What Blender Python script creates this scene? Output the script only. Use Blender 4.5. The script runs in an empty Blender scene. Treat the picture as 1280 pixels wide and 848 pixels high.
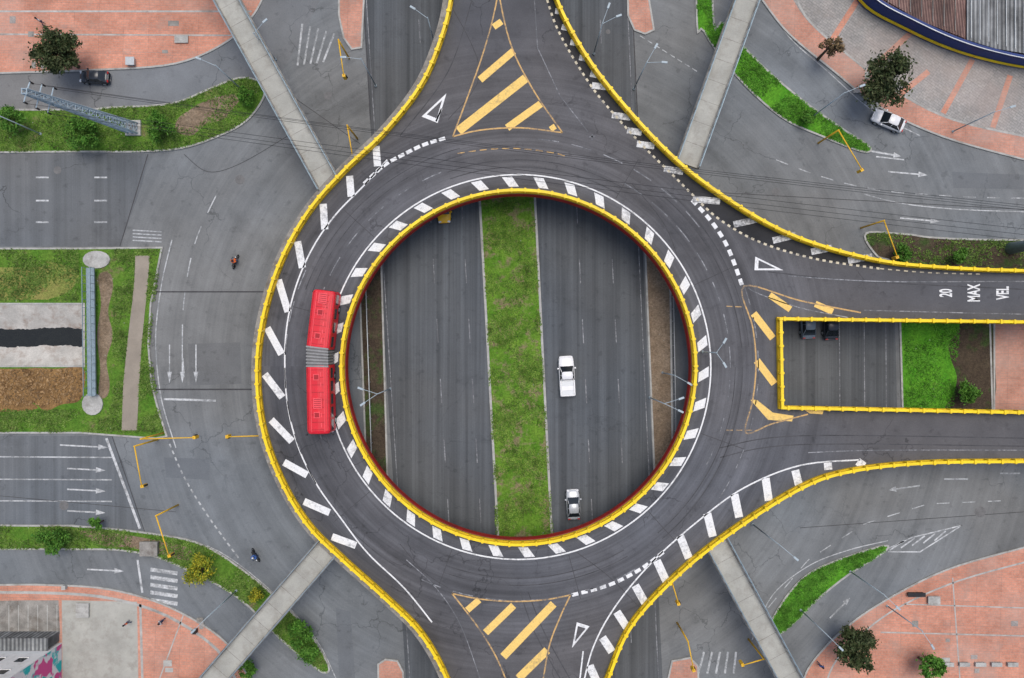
import bpy, math, random
from mathutils import Vector, Matrix
from mathutils.geometry import tessellate_polygon
random.seed(7)
R=random.Random(11)
CH=90.0; ZD=6.5
def W(px,py,z=0.0):
    s=(CH-z)/CH/10.0
    return Vector(((px-640)*s,(424-py)*s,z))
sc=bpy.context.scene
# ------------------------------------------------------------ materials
class G:
    def __init__(s,name,rough=0.85,spec=0.25,metal=0.0):
        s.m=bpy.data.materials.new(name); s.m.use_nodes=True
        s.t=s.m.node_tree; s.b=s.t.nodes['Principled BSDF']
        s.b.inputs['Roughness'].default_value=rough
        s.b.inputs['Specular IOR Level'].default_value=spec
        s.b.inputs['Metallic'].default_value=metal
        s.tc=s.t.nodes.new('ShaderNodeTexCoord').outputs['Object']
    def put(s,inp,v):
        if isinstance(v,bpy.types.NodeSocket): s.t.links.new(v,inp)
        else: inp.default_value=v
    def math(s,op,a,b=0.0,c=None):
        n=s.t.nodes.new('ShaderNodeMath'); n.operation=op
        s.put(n.inputs[0],a); s.put(n.inputs[1],b)
        if c is not None: s.put(n.inputs[2],c)
        return n.outputs[0]
    def mr(s,v,a,b,c,d):
        n=s.t.nodes.new('ShaderNodeMapRange'); s.put(n.inputs[0],v)
        for i,x in enumerate((a,b,c,d)): n.inputs[i+1].default_value=x
        return n.outputs[0]
    def map(s,scale=(1,1,1),rot=0,loc=(0,0,0),vec=None):
        n=s.t.nodes.new('ShaderNodeMapping'); s.put(n.inputs[0],vec or s.tc)
        n.inputs['Scale'].default_value=scale; n.inputs['Rotation'].default_value=(0,0,rot)
        n.inputs['Location'].default_value=loc
        return n.outputs[0]
    def noise(s,scale,detail=4,rough=.55,vec=None):
        n=s.t.nodes.new('ShaderNodeTexNoise'); s.put(n.inputs['Vector'],vec or s.tc)
        n.inputs['Scale'].default_value=scale; n.inputs['Detail'].default_value=detail
        n.inputs['Roughness'].default_value=rough
        return n.outputs['Fac']
    def vor(s,scale,feature='F1',vec=None,out='Distance'):
        n=s.t.nodes.new('ShaderNodeTexVoronoi'); n.feature=feature; s.put(n.inputs['Vector'],vec or s.tc)
        n.inputs['Scale'].default_value=scale
        return n.outputs[out]
    def mix(s,f,a,b):
        n=s.t.nodes.new('ShaderNodeMix'); n.data_type='RGBA'
        s.put(n.inputs[0],f)
        for i,x in ((6,a),(7,b)):
            if isinstance(x,bpy.types.NodeSocket): s.t.links.new(x,n.inputs[i])
            else: n.inputs[i].default_value=(*x,1)
        return n.outputs[2]
    def scale(s,col,f):
        n=s.t.nodes.new('ShaderNodeVectorMath'); n.operation='SCALE'
        if isinstance(col,bpy.types.NodeSocket): s.t.links.new(col,n.inputs[0])
        else: n.inputs[0].default_value=col
        s.put(n.inputs['Scale'],f); return n.outputs[0]
    def bump(s,h,st=.3,d=.05):
        n=s.t.nodes.new('ShaderNodeBump'); n.inputs['Strength'].default_value=st; n.inputs['Distance'].default_value=d
        s.put(n.inputs['Height'],h); s.t.links.new(n.outputs[0],s.b.inputs['Normal'])
    def out(s,col):
        s.put(s.b.inputs['Base Color'],col if isinstance(col,bpy.types.NodeSocket) else (*col,1)); return s.m

def asphalt(name,c,streak=None,ring=None,var=.25,crack=.5,ss=1.0,amp=1.0):
    g=G(name,.88,.2)
    f=g.mr(g.noise(.05,5,.6),.3,.7,1-var,1+var)
    f=g.math('MULTIPLY',f,g.mr(g.noise(.35,5,.65,g.map(loc=(13,5,0))),.3,.7,1-var*.5,1+var*.5))
    f=g.math('MULTIPLY',f,g.mr(g.noise(6,6,.8),.25,.75,.82,1.18))
    if streak is not None:
        f=g.math('MULTIPLY',f,g.mr(g.noise(1,3,.6,g.map(scale=(.75*ss,.012,1),rot=streak)),.3,.7,1-.32*amp,1+.36*amp))
        f=g.math('MULTIPLY',f,g.mr(g.noise(1,3,.6,g.map(scale=(3.4*ss,.03,1),rot=streak)),.3,.7,1-.16*amp,1+.16*amp))
    if ring:
        zc,r0,r1=ring; RC=W(648,458,zc)
        s=g.t.nodes.new('ShaderNodeSeparateXYZ'); g.t.links.new(g.tc,s.inputs[0])
        x=g.math('SUBTRACT',s.outputs[0],RC.x); y=g.math('SUBTRACT',s.outputs[1],RC.y)
        r=g.math('SQRT',g.math('ADD',g.math('MULTIPLY',x,x),g.math('MULTIPLY',y,y)))
        a=g.math('ARCTAN2',y,x)
        cb=g.t.nodes.new('ShaderNodeCombineXYZ'); g.put(cb.inputs[0],g.math('MULTIPLY',r,.55)); g.put(cb.inputs[1],g.math('MULTIPLY',a,.7))
        n=g.mr(g.noise(1,4,.6,cb.outputs[0]),.3,.7,1-.32*amp,1+.36*amp)
        cb2=g.t.nodes.new('ShaderNodeCombineXYZ'); g.put(cb2.inputs[0],g.math('MULTIPLY',r,2.6)); g.put(cb2.inputs[1],g.math('MULTIPLY',a,1.2))
        n=g.math('MULTIPLY',n,g.mr(g.noise(1,3,.6,cb2.outputs[0]),.3,.7,1-.16*amp,1+.17*amp))
        mask=g.mr(r,r0,r1,1,0)
        f=g.math('MULTIPLY',f,g.math('ADD',g.math('MULTIPLY',n,mask),g.math('SUBTRACT',1,mask)))
    vn=g.t.nodes.new('ShaderNodeVectorMath'); vn.operation='ADD'; g.t.links.new(g.tc,vn.inputs[0])
    nn=g.t.nodes.new('ShaderNodeTexNoise'); nn.inputs['Scale'].default_value=.5; nn.inputs['Detail'].default_value=4; g.t.links.new(g.tc,nn.inputs['Vector'])
    sc2=g.t.nodes.new('ShaderNodeVectorMath'); sc2.operation='SCALE'; sc2.inputs['Scale'].default_value=3; g.t.links.new(nn.outputs['Color'],sc2.inputs[0]); g.t.links.new(sc2.outputs[0],vn.inputs[1])
    d=g.vor(.14,'DISTANCE_TO_EDGE',vn.outputs[0])
    ck=g.mr(d,.002,.010,1-crack,1)
    msk=g.mr(g.noise(.08,2,.5,g.map(loc=(40,3,0))),.5,.56,0,1)
    ck=g.math('ADD',g.math('MULTIPLY',ck,msk),g.math('SUBTRACT',1,msk))
    f=g.math('MULTIPLY',f,ck)
    f=g.math('MULTIPLY',f,g.mr(g.noise(.9,3,.6,g.map(loc=(2,9,0))),.60,.72,1,.78))
    f=g.math('MULTIPLY',f,g.mr(g.noise(.13,5,.7,g.map(loc=(22,91,0))),.56,.66,1,.86))
    g.bump(g.noise(9,4,.7),.25,.02)
    tint=g.mix(g.mr(g.noise(.03,3,.5,g.map(loc=(4,44,0))),.4,.6,0,1),(c[0]*1.03,c[1]*1.0,c[2]*.96),(c[0]*.96,c[1]*1.0,c[2]*1.04))
    return g.out(g.scale(tint,f))
def plain(name,c,rough=.7,var=.15,sc_=1.5,metal=0,spec=.3,fine=8,dirt=None):
    g=G(name,rough,spec,metal)
    f=g.mr(g.noise(sc_,5,.65),.3,.7,1-var,1+var)
    f=g.math('MULTIPLY',f,g.mr(g.noise(fine,4,.7),.3,.7,1-var*.6,1+var*.6))
    col=g.scale(c,f)
    if dirt: col=g.mix(g.mr(g.noise(.7,5,.7,g.map(loc=(5,1,2))),.5,.68,0,.8),col,dirt)
    return g.out(col)
def paint(name,c,under=(.10,.104,.113),wear=.5,lo=.5):
    g=G(name,.75,.25)
    w=g.noise(2.2,6,.75)
    w2=g.noise(.25,3,.6)
    f=g.mr(g.math('ADD',w,g.math('MULTIPLY',w2,.6)),lo+.28,lo+.5,0,wear)
    return g.out(g.mix(f,g.scale(c,g.mr(g.noise(7,4,.7),.3,.7,.82,1.12)),under))
def leafm(name,c1,c2):
    g=G(name,.7,.25)
    ge=g.t.nodes.new('ShaderNodeNewGeometry').outputs['Random Per Island']
    col=g.mix(ge,c1,c2)
    return g.out(g.scale(col,g.mr(g.noise(.9,3,.6),.3,.7,.55,1.5)))
def grassm(name,c1,c2,brown,bt=.56,specks=True,ns=.22):
    g=G(name,.95,.1)
    col=g.mix(g.mr(g.noise(.45,5,.7),.35,.65,0,1),c1,c2)
    col=g.mix(g.mr(g.noise(ns,6,.75,g.map(loc=(31,7,0))),bt,bt+.1,0,.9),col,brown)
    col=g.scale(col,g.mr(g.noise(4,6,.85),.3,.7,.45,1.6))
    if specks: col=g.mix(g.mr(g.vor(.9),.05,.075,.75,0),col,(.45,.44,.4))
    g.bump(g.noise(5,5,.8),.8,.2)
    return g.out(col)
def brickm(name,c1,c2,mort,stain=(.2,.15,.13),rot=0.03,sz=1.0,st=.6):
    g=G(name,.9,.15)
    b=g.t.nodes.new('ShaderNodeTexBrick'); g.put(b.inputs['Vector'],g.map(rot=rot))
    b.inputs['Color1'].default_value=(*c1,1); b.inputs['Color2'].default_value=(*c2,1); b.inputs['Mortar'].default_value=(*mort,1)
    b.inputs['Scale'].default_value=1.0*sz; b.inputs['Mortar Size'].default_value=.025; b.inputs['Brick Width'].default_value=.62; b.inputs['Row Height'].default_value=.31
    col=g.scale(b.outputs['Color'],g.mr(g.noise(.18,5,.65),.3,.7,.78,1.2))
    col=g.scale(col,g.mr(g.noise(3.5,5,.8),.3,.7,.8,1.2))
    b2=g.t.nodes.new('ShaderNodeTexBrick'); g.put(b2.inputs['Vector'],g.map(rot=rot)); b2.offset=0
    b2.inputs['Color1'].default_value=(1,1,1,1); b2.inputs['Color2'].default_value=(.88,.88,.88,1); b2.inputs['Mortar'].default_value=(.70,.72,.74,1)
    b2.inputs['Scale'].default_value=1; b2.inputs['Mortar Size'].default_value=.02; b2.inputs['Brick Width'].default_value=3.1; b2.inputs['Row Height'].default_value=3.1
    mm=g.t.nodes.new('ShaderNodeVectorMath'); mm.operation='MULTIPLY'; g.t.links.new(col,mm.inputs[0]); g.t.links.new(b2.outputs['Color'],mm.inputs[1])
    col=g.mix(g.mr(g.noise(.35,6,.75,g.map(loc=(8,17,0))),.54,.7,0,st),mm.outputs[0],stain)
    col=g.mix(g.mr(g.noise(.09,4,.6,g.map(loc=(3,27,0))),.5,.66,0,.35),col,(.42,.34,.30))
    return g.out(col)

M={}
M['ground']=asphalt('asphalt_light',(.166,.176,.182),ring=(0,62,85),var=.20,crack=.35,amp=.42)
M['wroad']=asphalt('asphalt_west',(.132,.141,.149),streak=math.pi/2,var=.12,amp=.5)
M['sroad']=asphalt('asphalt_side',(.166,.172,.177),var=.2)
M['patch']=asphalt('asphalt_patch_mat',(.145,.154,.162),var=.16,crack=.2)
M['freeway']=asphalt('asphalt_freeway',(.090,.098,.106),streak=-.055,var=.10,crack=.15,amp=.9)
M['deck']=asphalt('asphalt_deck',(.092,.093,.101),ring=(ZD,30,42),var=.22,crack=.4)
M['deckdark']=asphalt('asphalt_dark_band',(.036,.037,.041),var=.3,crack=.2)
M['skid']=plain('tyre_marks',(.062,.063,.068),.8,.4,.6)
M['tar']=plain('tar_joint',(.05,.05,.054),.7,.3)
M['conc']=plain('concrete',(.40,.40,.38),.9,.25,.6,dirt=(.2,.19,.17))
M['canalc']=plain('canal_concrete',(.44,.425,.39),.9,.22,.5,dirt=(.27,.21,.17))
M['concd']=plain('concrete_dirty',(.25,.24,.22),.9,.35,.8,dirt=(.12,.10,.08))
M['kerb']=plain('kerb_concrete',(.38,.38,.36),.9,.2,.8,dirt=(.22,.21,.19))
M['walk']=plain('walkway_concrete',(.37,.37,.335),.9,.16,.35,dirt=(.28,.27,.24))
M['path']=plain('path_concrete',(.285,.25,.205),.9,.14,.35)
M['white']=paint('white_road_paint',(.76,.77,.77),wear=.65,lo=.54)
M['whiteg']=paint('white_road_paint_on_light_asphalt',(.58,.60,.61),wear=.85,lo=.42,under=(.18,.19,.195))
M['whitew']=paint('worn_white_road_paint',(.52,.54,.55),wear=.88,lo=.40,under=(.18,.19,.195))
M['band']=paint('worn_band_paint',(.66,.67,.67),wear=.85,lo=.46,under=(.06,.06,.065))
M['whited']=paint('faint_white_road_paint',(.34,.35,.37),wear=.95,lo=.36)
M['yel']=paint('yellow_road_paint',(.82,.56,.17),wear=.6,lo=.58)
M['yelw']=paint('worn_yellow_road_paint',(.60,.38,.15),wear=.85,lo=.46)
M['beadp']=paint('cream_road_paint',(.62,.56,.42),wear=.7,lo=.5)
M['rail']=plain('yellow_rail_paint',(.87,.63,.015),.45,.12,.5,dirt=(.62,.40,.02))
M['raild']=plain('deep_yellow_rail_paint',(.70,.46,.012),.5,.15,.8)  # parapet yellow, a darker tone than the handrail paint
M['red']=plain('red_fascia_paint',(.32,.025,.02),.75,.25,.7,dirt=(.16,.03,.03),spec=.1)
M['brick']=brickm('terracotta_paving',(.60,.275,.19),(.53,.235,.16),(.44,.28,.22),stain=(.33,.24,.20))
M['brick2']=brickm('terracotta_paving_worn',(.55,.27,.195),(.48,.235,.17),(.40,.28,.23),stain=(.34,.28,.25))
M['gpave']=brickm('grey_paving',(.36,.345,.325),(.30,.29,.28),(.23,.23,.22),rot=.6,stain=(.25,.23,.2))
M['grass']=grassm('grass',(.070,.18,.020),(.13,.23,.035),(.20,.155,.09),.56)
M['grassm']=grassm('median_grass',(.075,.19,.018),(.15,.27,.035),(.23,.185,.11),.50,ns=.55)
M['grassb']=grassm('bright_grass',(.065,.24,.018),(.11,.31,.025),(.15,.16,.06),.62)
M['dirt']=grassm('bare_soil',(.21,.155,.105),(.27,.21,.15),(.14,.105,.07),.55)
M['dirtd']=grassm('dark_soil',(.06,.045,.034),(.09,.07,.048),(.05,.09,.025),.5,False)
M['hay']=grassm('dry_brown_grass',(.30,.18,.075),(.22,.13,.055),(.13,.075,.035),.50,False,ns=.5)
M['ochre']=grassm('ochre_grass',(.27,.26,.08),(.17,.22,.05),(.27,.21,.08),.5)
M['steel']=plain('galvanised_steel',(.42,.45,.47),.45,.12,2,.6)
M['lamp']=plain('lamp_grey_paint',(.36,.43,.47),.5,.1,2)
M['bluepole']=plain('blue_grey_steel',(.24,.31,.35),.5,.15,2,.3)
M['mast']=plain('pale_blue_grey_steel',(.38,.47,.53),.5,.15,2)
M['ylwpole']=plain('yellow_pole_paint',(.75,.44,.03),.5,.1,2)
M['dark']=plain('dark_plastic',(.02,.02,.022),.5,.2)
M['tyre']=plain('tyre_rubber',(.018,.018,.018),.85,.2)
M['glass']=plain('dark_glass',(.015,.02,.025),.08,.1,spec=.6)
M['cwhite']=plain('white_car_paint',(.74,.75,.76),.25,.03,spec=.5)
M['csilver']=plain('silver_car_paint',(.46,.49,.52),.28,.03,metal=.2,spec=.5)
M['cblack']=plain('dark_car_paint',(.03,.035,.045),.25,.03,spec=.5)
M['cgrey']=plain('blue_grey_car_paint',(.14,.18,.22),.28,.03,spec=.5)
M['ctaxi']=plain('taxi_yellow_paint',(.82,.46,.01),.3,.03,spec=.5)
M['bus']=plain('bus_red_paint',(.64,.012,.028),.40,.14,.6,spec=.4,dirt=(.50,.018,.03))
M['busl']=plain('bus_light_red_paint',(.76,.07,.09),.45,.12,.8)
M['busd']=plain('bus_dark_red_paint',(.33,.010,.018),.5,.12,.8)
M['bellow']=plain('grey_bellows',(.15,.15,.15),.9,.2)
M['bellow2']=plain('bellows_rib',(.26,.26,.26),.8)
M['tail']=plain('red_lens',(.4,.01,.01),.3,.05)
M['head']=plain('clear_lens',(.7,.72,.75),.15,.05)
M['bark']=plain('bark',(.09,.065,.045),.9,.3,4)
M['leafd']=leafm('dark_foliage',(.025,.048,.014),(.075,.085,.035))
M['leafg']=leafm('green_foliage',(.035,.13,.012),(.10,.22,.03))
M['leafy']=leafm('flowering_foliage',(.07,.15,.015),(.45,.40,.03))
M['leafb']=leafm('brown_foliage',(.10,.07,.04),(.2,.14,.07))
M['tuft']=leafm('grass_blades',(.05,.14,.012),(.20,.28,.07))
M['tuftb']=leafm('bright_grass_blades',(.045,.18,.012),(.14,.34,.04))
M['tuftm']=leafm('weedy_grass_blades',(.05,.16,.015),(.22,.31,.06))
M['rubble']=leafm('rubble_pieces',(.15,.09,.04),(.30,.19,.09))
M['water']=plain('dark_water',(.014,.016,.014),.12,.2,spec=.5)
M['wallw']=plain('white_render_wall',(.76,.76,.75),.8,.08,.5,dirt=(.58,.57,.55))
M['blue']=plain('blue_fascia_paint',(.012,.035,.16),.5,.2,.6)
M['jean']=plain('denim',(.04,.06,.12),.9,.1)
M['hair']=plain('dark_hair',(.02,.015,.012),.6,.1)
M['orange']=plain('orange_cloth',(.6,.13,.03),.8,.1)
M['bcloth']=plain('blue_cloth',(.05,.13,.4),.8,.1)
M['wcloth']=plain('white_cloth',(.6,.6,.6),.8,.1)
def roofm(name,c,c2,ang,f=2.2):
    g=G(name,.6,.3)
    w=g.t.nodes.new('ShaderNodeTexWave'); g.put(w.inputs['Vector'],g.map(rot=ang)); w.inputs['Scale'].default_value=f*.32
    col=g.mix(w.outputs['Fac'],c,c2)
    col=g.scale(col,g.mr(g.noise(.6,5,.7),.3,.7,.6,1.35))
    col=g.scale(col,g.mr(g.noise(1,2,.5,g.map(scale=(1.2,.15,1))),.35,.65,.65,1.4))
    g.bump(w.outputs['Fac'],.6,.15)
    return g.out(col)
M['roof1']=roofm('brown_sheet_roof',(.085,.045,.04),(.19,.12,.10),-.1,3)
M['roof2']=roofm('grey_sheet_roof',(.08,.085,.09),(.24,.25,.25),0,2)
g=G('mural_paint',.7,.2)
col=g.mix(g.mr(g.noise(.55,3,.5),.44,.5,0,1),(.03,.42,.42),(.68,.66,.66))
col=g.mix(g.mr(g.noise(.6,2,.5,g.map(loc=(7,3,4))),.52,.56,0,1),col,(.60,.08,.25))
M['mural']=g.out(col)

# ------------------------------------------------------------ mesh helpers
def mk(name,verts,faces,mats,parent=None,kind=None,label=None,cat=None,smooth=False,mi=None,group=None):
    me=bpy.data.meshes.new(name); me.from_pydata([tuple(v) for v in verts],[],faces); 
    for m in (mats if isinstance(mats,(list,tuple)) else [mats]): me.materials.append(M[m])
    if mi: me.polygons.foreach_set('material_index',mi)
    if smooth: me.polygons.foreach_set('use_smooth',[True]*len(faces))
    me.update()
    o=bpy.data.objects.new(name,me); sc.collection.objects.link(o)
    if parent: o.parent=parent
    if kind: o['kind']=kind
    if label: o['label']=label
    if cat: o['category']=cat
    if group: o['group']=group
    return o
def empty(name,loc,rot=0,label=None,cat=None,group=None,kind=None):
    o=bpy.data.objects.new(name,None); o.location=loc; o.rotation_euler=(0,0,rot); sc.collection.objects.link(o)
    o.empty_display_size=.3
    if label:o['label']=label
    if cat:o['category']=cat
    if group:o['group']=group
    if kind:o['kind']=kind
    return o
def spl(p,n=8,closed=False):
    out=[]; k=len(p); rng=k if closed else k-1
    for i in range(rng):
        g_=lambda j:(p[j%k] if closed else p[max(0,min(k-1,j))])
        a,b,c,d=g_(i-1),g_(i),g_(i+1),g_(i+2)
        for t in range(n):
            t/=n
            out.append(tuple(.5*((2*b[q])+(-a[q]+c[q])*t+(2*a[q]-5*b[q]+4*c[q]-d[q])*t*t+(-a[q]+3*b[q]-3*c[q]+d[q])*t**3) for q in (0,1)))
    if not closed: out.append(tuple(p[-1]))
    return out
def orient(p):
    return sum(p[i-1][0]*p[i][1]-p[i][0]*p[i-1][1] for i in range(len(p)))
def polyw(name,loops,z,mat,thick=0,sidemat=None,**k):
    L=[[Vector((p[0],p[1],z)) for p in l] for l in loops]
    for i,l in enumerate(L):
        o=orient(l)
        if (o<0)==(i==0): l.reverse()
    tr=tessellate_polygon(L)
    v=[p for l in L for p in l]
    f=[]
    for t in tr:
        a,b,c=(v[i] for i in t)
        n=(b-a).cross(c-a).z
        if abs(n)<1e-9: continue
        f.append(tuple(t) if n>0 else tuple(reversed(t)))
    nt_=len(f); mi=[0]*nt_
    if thick:
        N=len(v); v=v+[Vector((p.x,p.y,z-thick)) for p in v]; off=0
        bot=[tuple(i+N for i in reversed(t)) for t in f]; f+=bot; mi+=[1]*len(bot)
        for l in L:
            n=len(l)
            for i in range(n):
                a=off+i; b=off+(i+1)%n
                f.append((a,a+N,b+N,b)); mi.append(1)
            off+=n
    return mk(name,v,f,[mat,sidemat or mat],mi=mi,**k)
def poly(name,pts,z,mat,thick=0,smooth=0,kerb=True,zref=0,kind='structure',parent=None,kw=.22,**k):
    p=spl(pts,smooth,True) if smooth else pts
    w=[W(a,b,zref)[:2] for a,b in p]
    o=polyw(name,[w],z,mat,thick,kind=kind if not parent else None,parent=parent,**k)
    if kerb:
        v,f=stripv([Vector((a,b,0)) for a,b in w],kw,0.0,z+.03,True)
        mk('kerb',v,f,'kerb',parent=o)
    return o
def stripv(path,w,z0,z1,closed=False,off=0.0):
    v=[];f=[];n=len(path)
    for i,p in enumerate(path):
        a=path[i-1] if (i>0 or closed) else p
        b=path[(i+1)%n] if (i<n-1 or closed) else p
        d1=(p-a); d2=(b-p); d1.z=d2.z=0
        if d1.length>1e-9:d1.normalize()
        if d2.length>1e-9:d2.normalize()
        t=d1+d2
        if t.length<1e-6:t=d1 if d1.length else d2
        t.normalize(); nn=Vector((-t.y,t.x,0))
        c=max(.5,nn.dot(Vector((-d2.y,d2.x,0)))) if d2.length>0 else 1
        q=Vector((p.x,p.y,0)); A=q+nn*(off+w/2)/c; B=q+nn*(off-w/2)/c
        v+=[Vector((A.x,A.y,z0)),Vector((A.x,A.y,z1)),Vector((B.x,B.y,z1)),Vector((B.x,B.y,z0))]
    m=n if closed else n-1
    for i in range(m):
        a=i*4;b=((i+1)%n)*4
        for j in range(4):
            j2=(j+1)%4
            f.append((a+j,b+j,b+j2,a+j2))
    if not closed:
        f.append((0,1,2,3)); e=(n-1)*4; f.append((e+3,e+2,e+1,e))
    return v,f
def boxv(cx,cy,cz,sx,sy,sz,rot=0):
    c,s=math.cos(rot),math.sin(rot); v=[]
    for dz in (-.5,.5):
        for dx,dy in ((-.5,-.5),(.5,-.5),(.5,.5),(-.5,.5)):
            x,y=dx*sx,dy*sy
            v.append(Vector((cx+x*c-y*s,cy+x*s+y*c,cz+dz*sz)))
    return v,[(3,2,1,0),(4,5,6,7),(0,1,5,4),(1,2,6,5),(2,3,7,6),(3,0,4,7)]
def tube(p0,p1,r0,r1,seg=8,cap=True):
    p0=Vector(p0);p1=Vector(p1);d=(p1-p0).normalized()
    u=d.cross(Vector((0,0,1)) if abs(d.z)<.9 else Vector((1,0,0))).normalized(); w=d.cross(u)
    v=[];f=[]
    for p,r in ((p0,r0),(p1,r1)):
        for i in range(seg):
            a=2*math.pi*i/seg; v.append(p+u*(math.cos(a)*r)+w*(math.sin(a)*r))
    for i in range(seg):
        j=(i+1)%seg; f.append((i,i+seg,j+seg,j))
    if cap: f.append(tuple(range(seg))); f.append(tuple(reversed(range(seg,2*seg))))
    return v,f
class B:
    def __init__(s): s.v=[];s.f=[];s.mi=[]
    def add(s,vf,mi=0):
        o=len(s.v); s.v+=vf[0]; s.f+=[tuple(i+o for i in f) for f in vf[1]]; s.mi+=[mi]*len(vf[1]); return s
    def mk(s,name,mats,**k): return mk(name,s.v,s.f,mats,mi=s.mi,**k)
def P(o,ob):
    ob.parent=o; ob.matrix_parent_inverse=Matrix.Translation(o.location).inverted(); return ob
# ------------------------------------------------------------ ground
ext=900
canal_w=[W(-3000,380)[:2],W(106,380)[:2],W(106,458)[:2],W(-3000,458)[:2]]
ground=polyw('ground',[[(-ext,-ext),(ext,-ext),(ext,ext),(-ext,ext)],canal_w],0,'ground',kind='structure',label='weathered light grey asphalt ground around the interchange',cat='ground')
def road(name,pts,z,mat,label,smooth=0,**k):
    return poly(name,pts,z,mat,smooth=smooth,kerb=False,label=label,cat='road',**k)
road('west_road',[(-900,193),(186,193),(178,230),(160,280),(150,308),(-900,308)],.004,'wroad','grey asphalt road darker than the junction')
road('west_road',[(-900,545),(140,545),(158,590),(180,664),(-900,660)],.004,'wroad','grey asphalt road with lane arrows')
road('curved_side_road',[(-900,92)]+spl([(0,95),(120,90),(220,82),(285,55),(320,20),(335,-20)],6)+[(345,-900),(420,-900)]+spl([(400,0),(370,60),(335,110),(300,112),(215,132),(100,136),(0,138)],6)+[(-900,138)],.006,'sroad','curving asphalt side road beside plaza')
fl=lambda y:453+.064*y
road('freeway',[(fl(-900),-900),(fl(1748),1748),(598+.0545*(1748-255),1748),(598+.0545*(-900-255),-900)],.008,'freeway','dark asphalt freeway carriageway with worn wheel tracks')
fr=lambda y:789+.046*y
road('freeway',[(670+.05*(-900-255),-900),(670+.05*(1748-255),1748),(fr(1748),1748),(fr(-900),-900)],.008,'freeway','dark asphalt freeway carriageway with worn wheel tracks')
med=poly('freeway_median',[(600+.0545*(-900-255),-900),(600+.0545*(1748-255),1748),(669+.05*(1748-255),1748),(669+.05*(-900-255),-900)],.14,'grassm',.14,kw=.28,label='grassy weedy freeway median with concrete kerbs',cat='median')
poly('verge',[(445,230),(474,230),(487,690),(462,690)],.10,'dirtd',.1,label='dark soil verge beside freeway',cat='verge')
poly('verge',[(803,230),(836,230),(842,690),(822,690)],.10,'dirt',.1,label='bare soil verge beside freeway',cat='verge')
# ------------------------------------------------------------ plazas and islands
poly('plaza',[(-900,-900),(332,-900)]+spl([(332,-10),(318,18),(285,52),(220,80),(120,88),(0,92)],6)+[(-900,92)],.12,'brick',.12,label='terracotta brick paved plaza beside curving road',cat='plaza')
poly('plaza',[(952,-900)]+spl([(952,0),(985,42),(1040,88),(1100,135),(1180,172),(1280,200)],6)+[(2200,330),(2200,-900)],.12,'brick2',.12,label='terracotta brick pavement around grey plaza',cat='plaza')
pin=spl([(985,-10),(1010,28),(1060,70),(1120,115),(1190,150),(1285,172)],6)
poly('grey_plaza',[(985,-400)]+pin+[(2000,260),(2000,-400)],.126,'gpave',kerb=False,label='grey slab paved plaza with terracotta bands',cat='plaza')
poly('plaza',spl([(1000,870),(1010,835),(1045,795),(1095,757),(1180,713),(1280,684)],6)+[(2200,560),(2200,1700),(1000,1700)],.12,'brick',.12,label='terracotta brick paved plaza with curved edge',cat='plaza')
poly('plaza',[(-900,730)]+spl([(0,731),(60,731),(140,737),(215,760),(285,805),(322,870)],6)+[(330,1700),(-900,1700)],.12,'brick',.12,label='terracotta brick paved plaza by mural building',cat='plaza')
for pts in ([(78,750),(172,752),(178,1100),(82,1100)],[(-200,752),(74,750),(76,792),(-200,794)]):
    poly('concrete_yard',pts,.126,'walk' if pts[0][0]>0 else 'concd',kerb=False,label='grey concrete yard on brick plaza',cat='yard')
islands=[
 ([(0+-400,140),(60,138),(140,135),(215,130),(262,112),(300,98),(326,104),(330,122),(308,152),(270,172),(225,186),(170,190),(90,190),(-400,190)],'grass','grassy traffic island with bushes beside road'),
 ([(870,-400),(870,0),(880,40),(920,95),(975,146),(1030,172),(1078,190),(1086,184),(1050,160),(1000,124),(945,76),(905,30),(890,0),(890,-400)],'grassb','narrow curved strip of bright grass'),
 ([(-400,657),(40,657),(100,658),(190,667),(258,683),(330,733),(385,788),(411,832),(404,840),(385,826),(350,797),(300,748),(235,712),(170,690),(60,686),(-400,686)],'grass','curved grassy strip with shrubs between roads'),
 ([(964,776),(985,742),(1012,716),(1055,697),(1104,682),(1104,690),(1060,718),(1020,750),(995,775),(975,791),(965,787)],'grassb','small curved grassy traffic island'),
 ([(1082,292),(1130,293),(1230,300),(1700,305),(1700,345),(1180,335),(1110,325),(1092,316)],'dirtd','dark planted verge beside ramp wall'),
]
islpx=[]
for pts,mat,lab in islands:
    p=spl(pts,5,True); islpx.append(p)
    poly('traffic_island',p,.14,mat,.14,label=lab,cat='traffic island')
for pts in ([(424,-100),(424,20),(430,48),(440,62),(452,60),(455,0),(453,-100)],[(783,-100),(785,20),(793,38),(806,43),(817,38),(811,0),(806,-100)],[(474,930),(473,830),(482,824),(497,826),(504,840),(506,930)],[(832,930),(835,848),(840,826),(862,822),(872,832),(876,930)]):
    poly('paved_island',pts,.13,'brick2',.13,label='small terracotta paved traffic island',cat='traffic island')
wm=[(-900,312),(100,311),(203,310),(197,340),(189,380),(186,430),(190,480),(200,518),(209,545),(195,548),(100,541),(-900,541),(-900,458),(106,458),(106,380),(-900,380)]
west=poly('canal_bank',wm,.14,'grass',.14,label='grass and dirt banks around concrete canal',cat='bank')
def jag(L,a=3):
    return [(x+R.uniform(-a,a),y+R.uniform(-a,a)) for x,y in L]
poly('dry_patch',spl([(-300,462)]+jag([(10,461),(40,460),(70,461)],1)+[(104,460)]+jag([(108,485),(98,500),(80,507),(60,512),(40,506),(15,512)])+[(-300,512)],5,True),.148,'hay',kerb=False,label='brown earth mound beside canal',cat='ground')
poly('dry_patch',spl([(-300,335)]+jag([(30,334),(60,330),(95,340),(100,352),(88,366),(62,372),(40,374)])+[(-300,376)],5,True),.148,'ochre',kerb=False,label='ochre grass patch beside canal',cat='ground')
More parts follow.
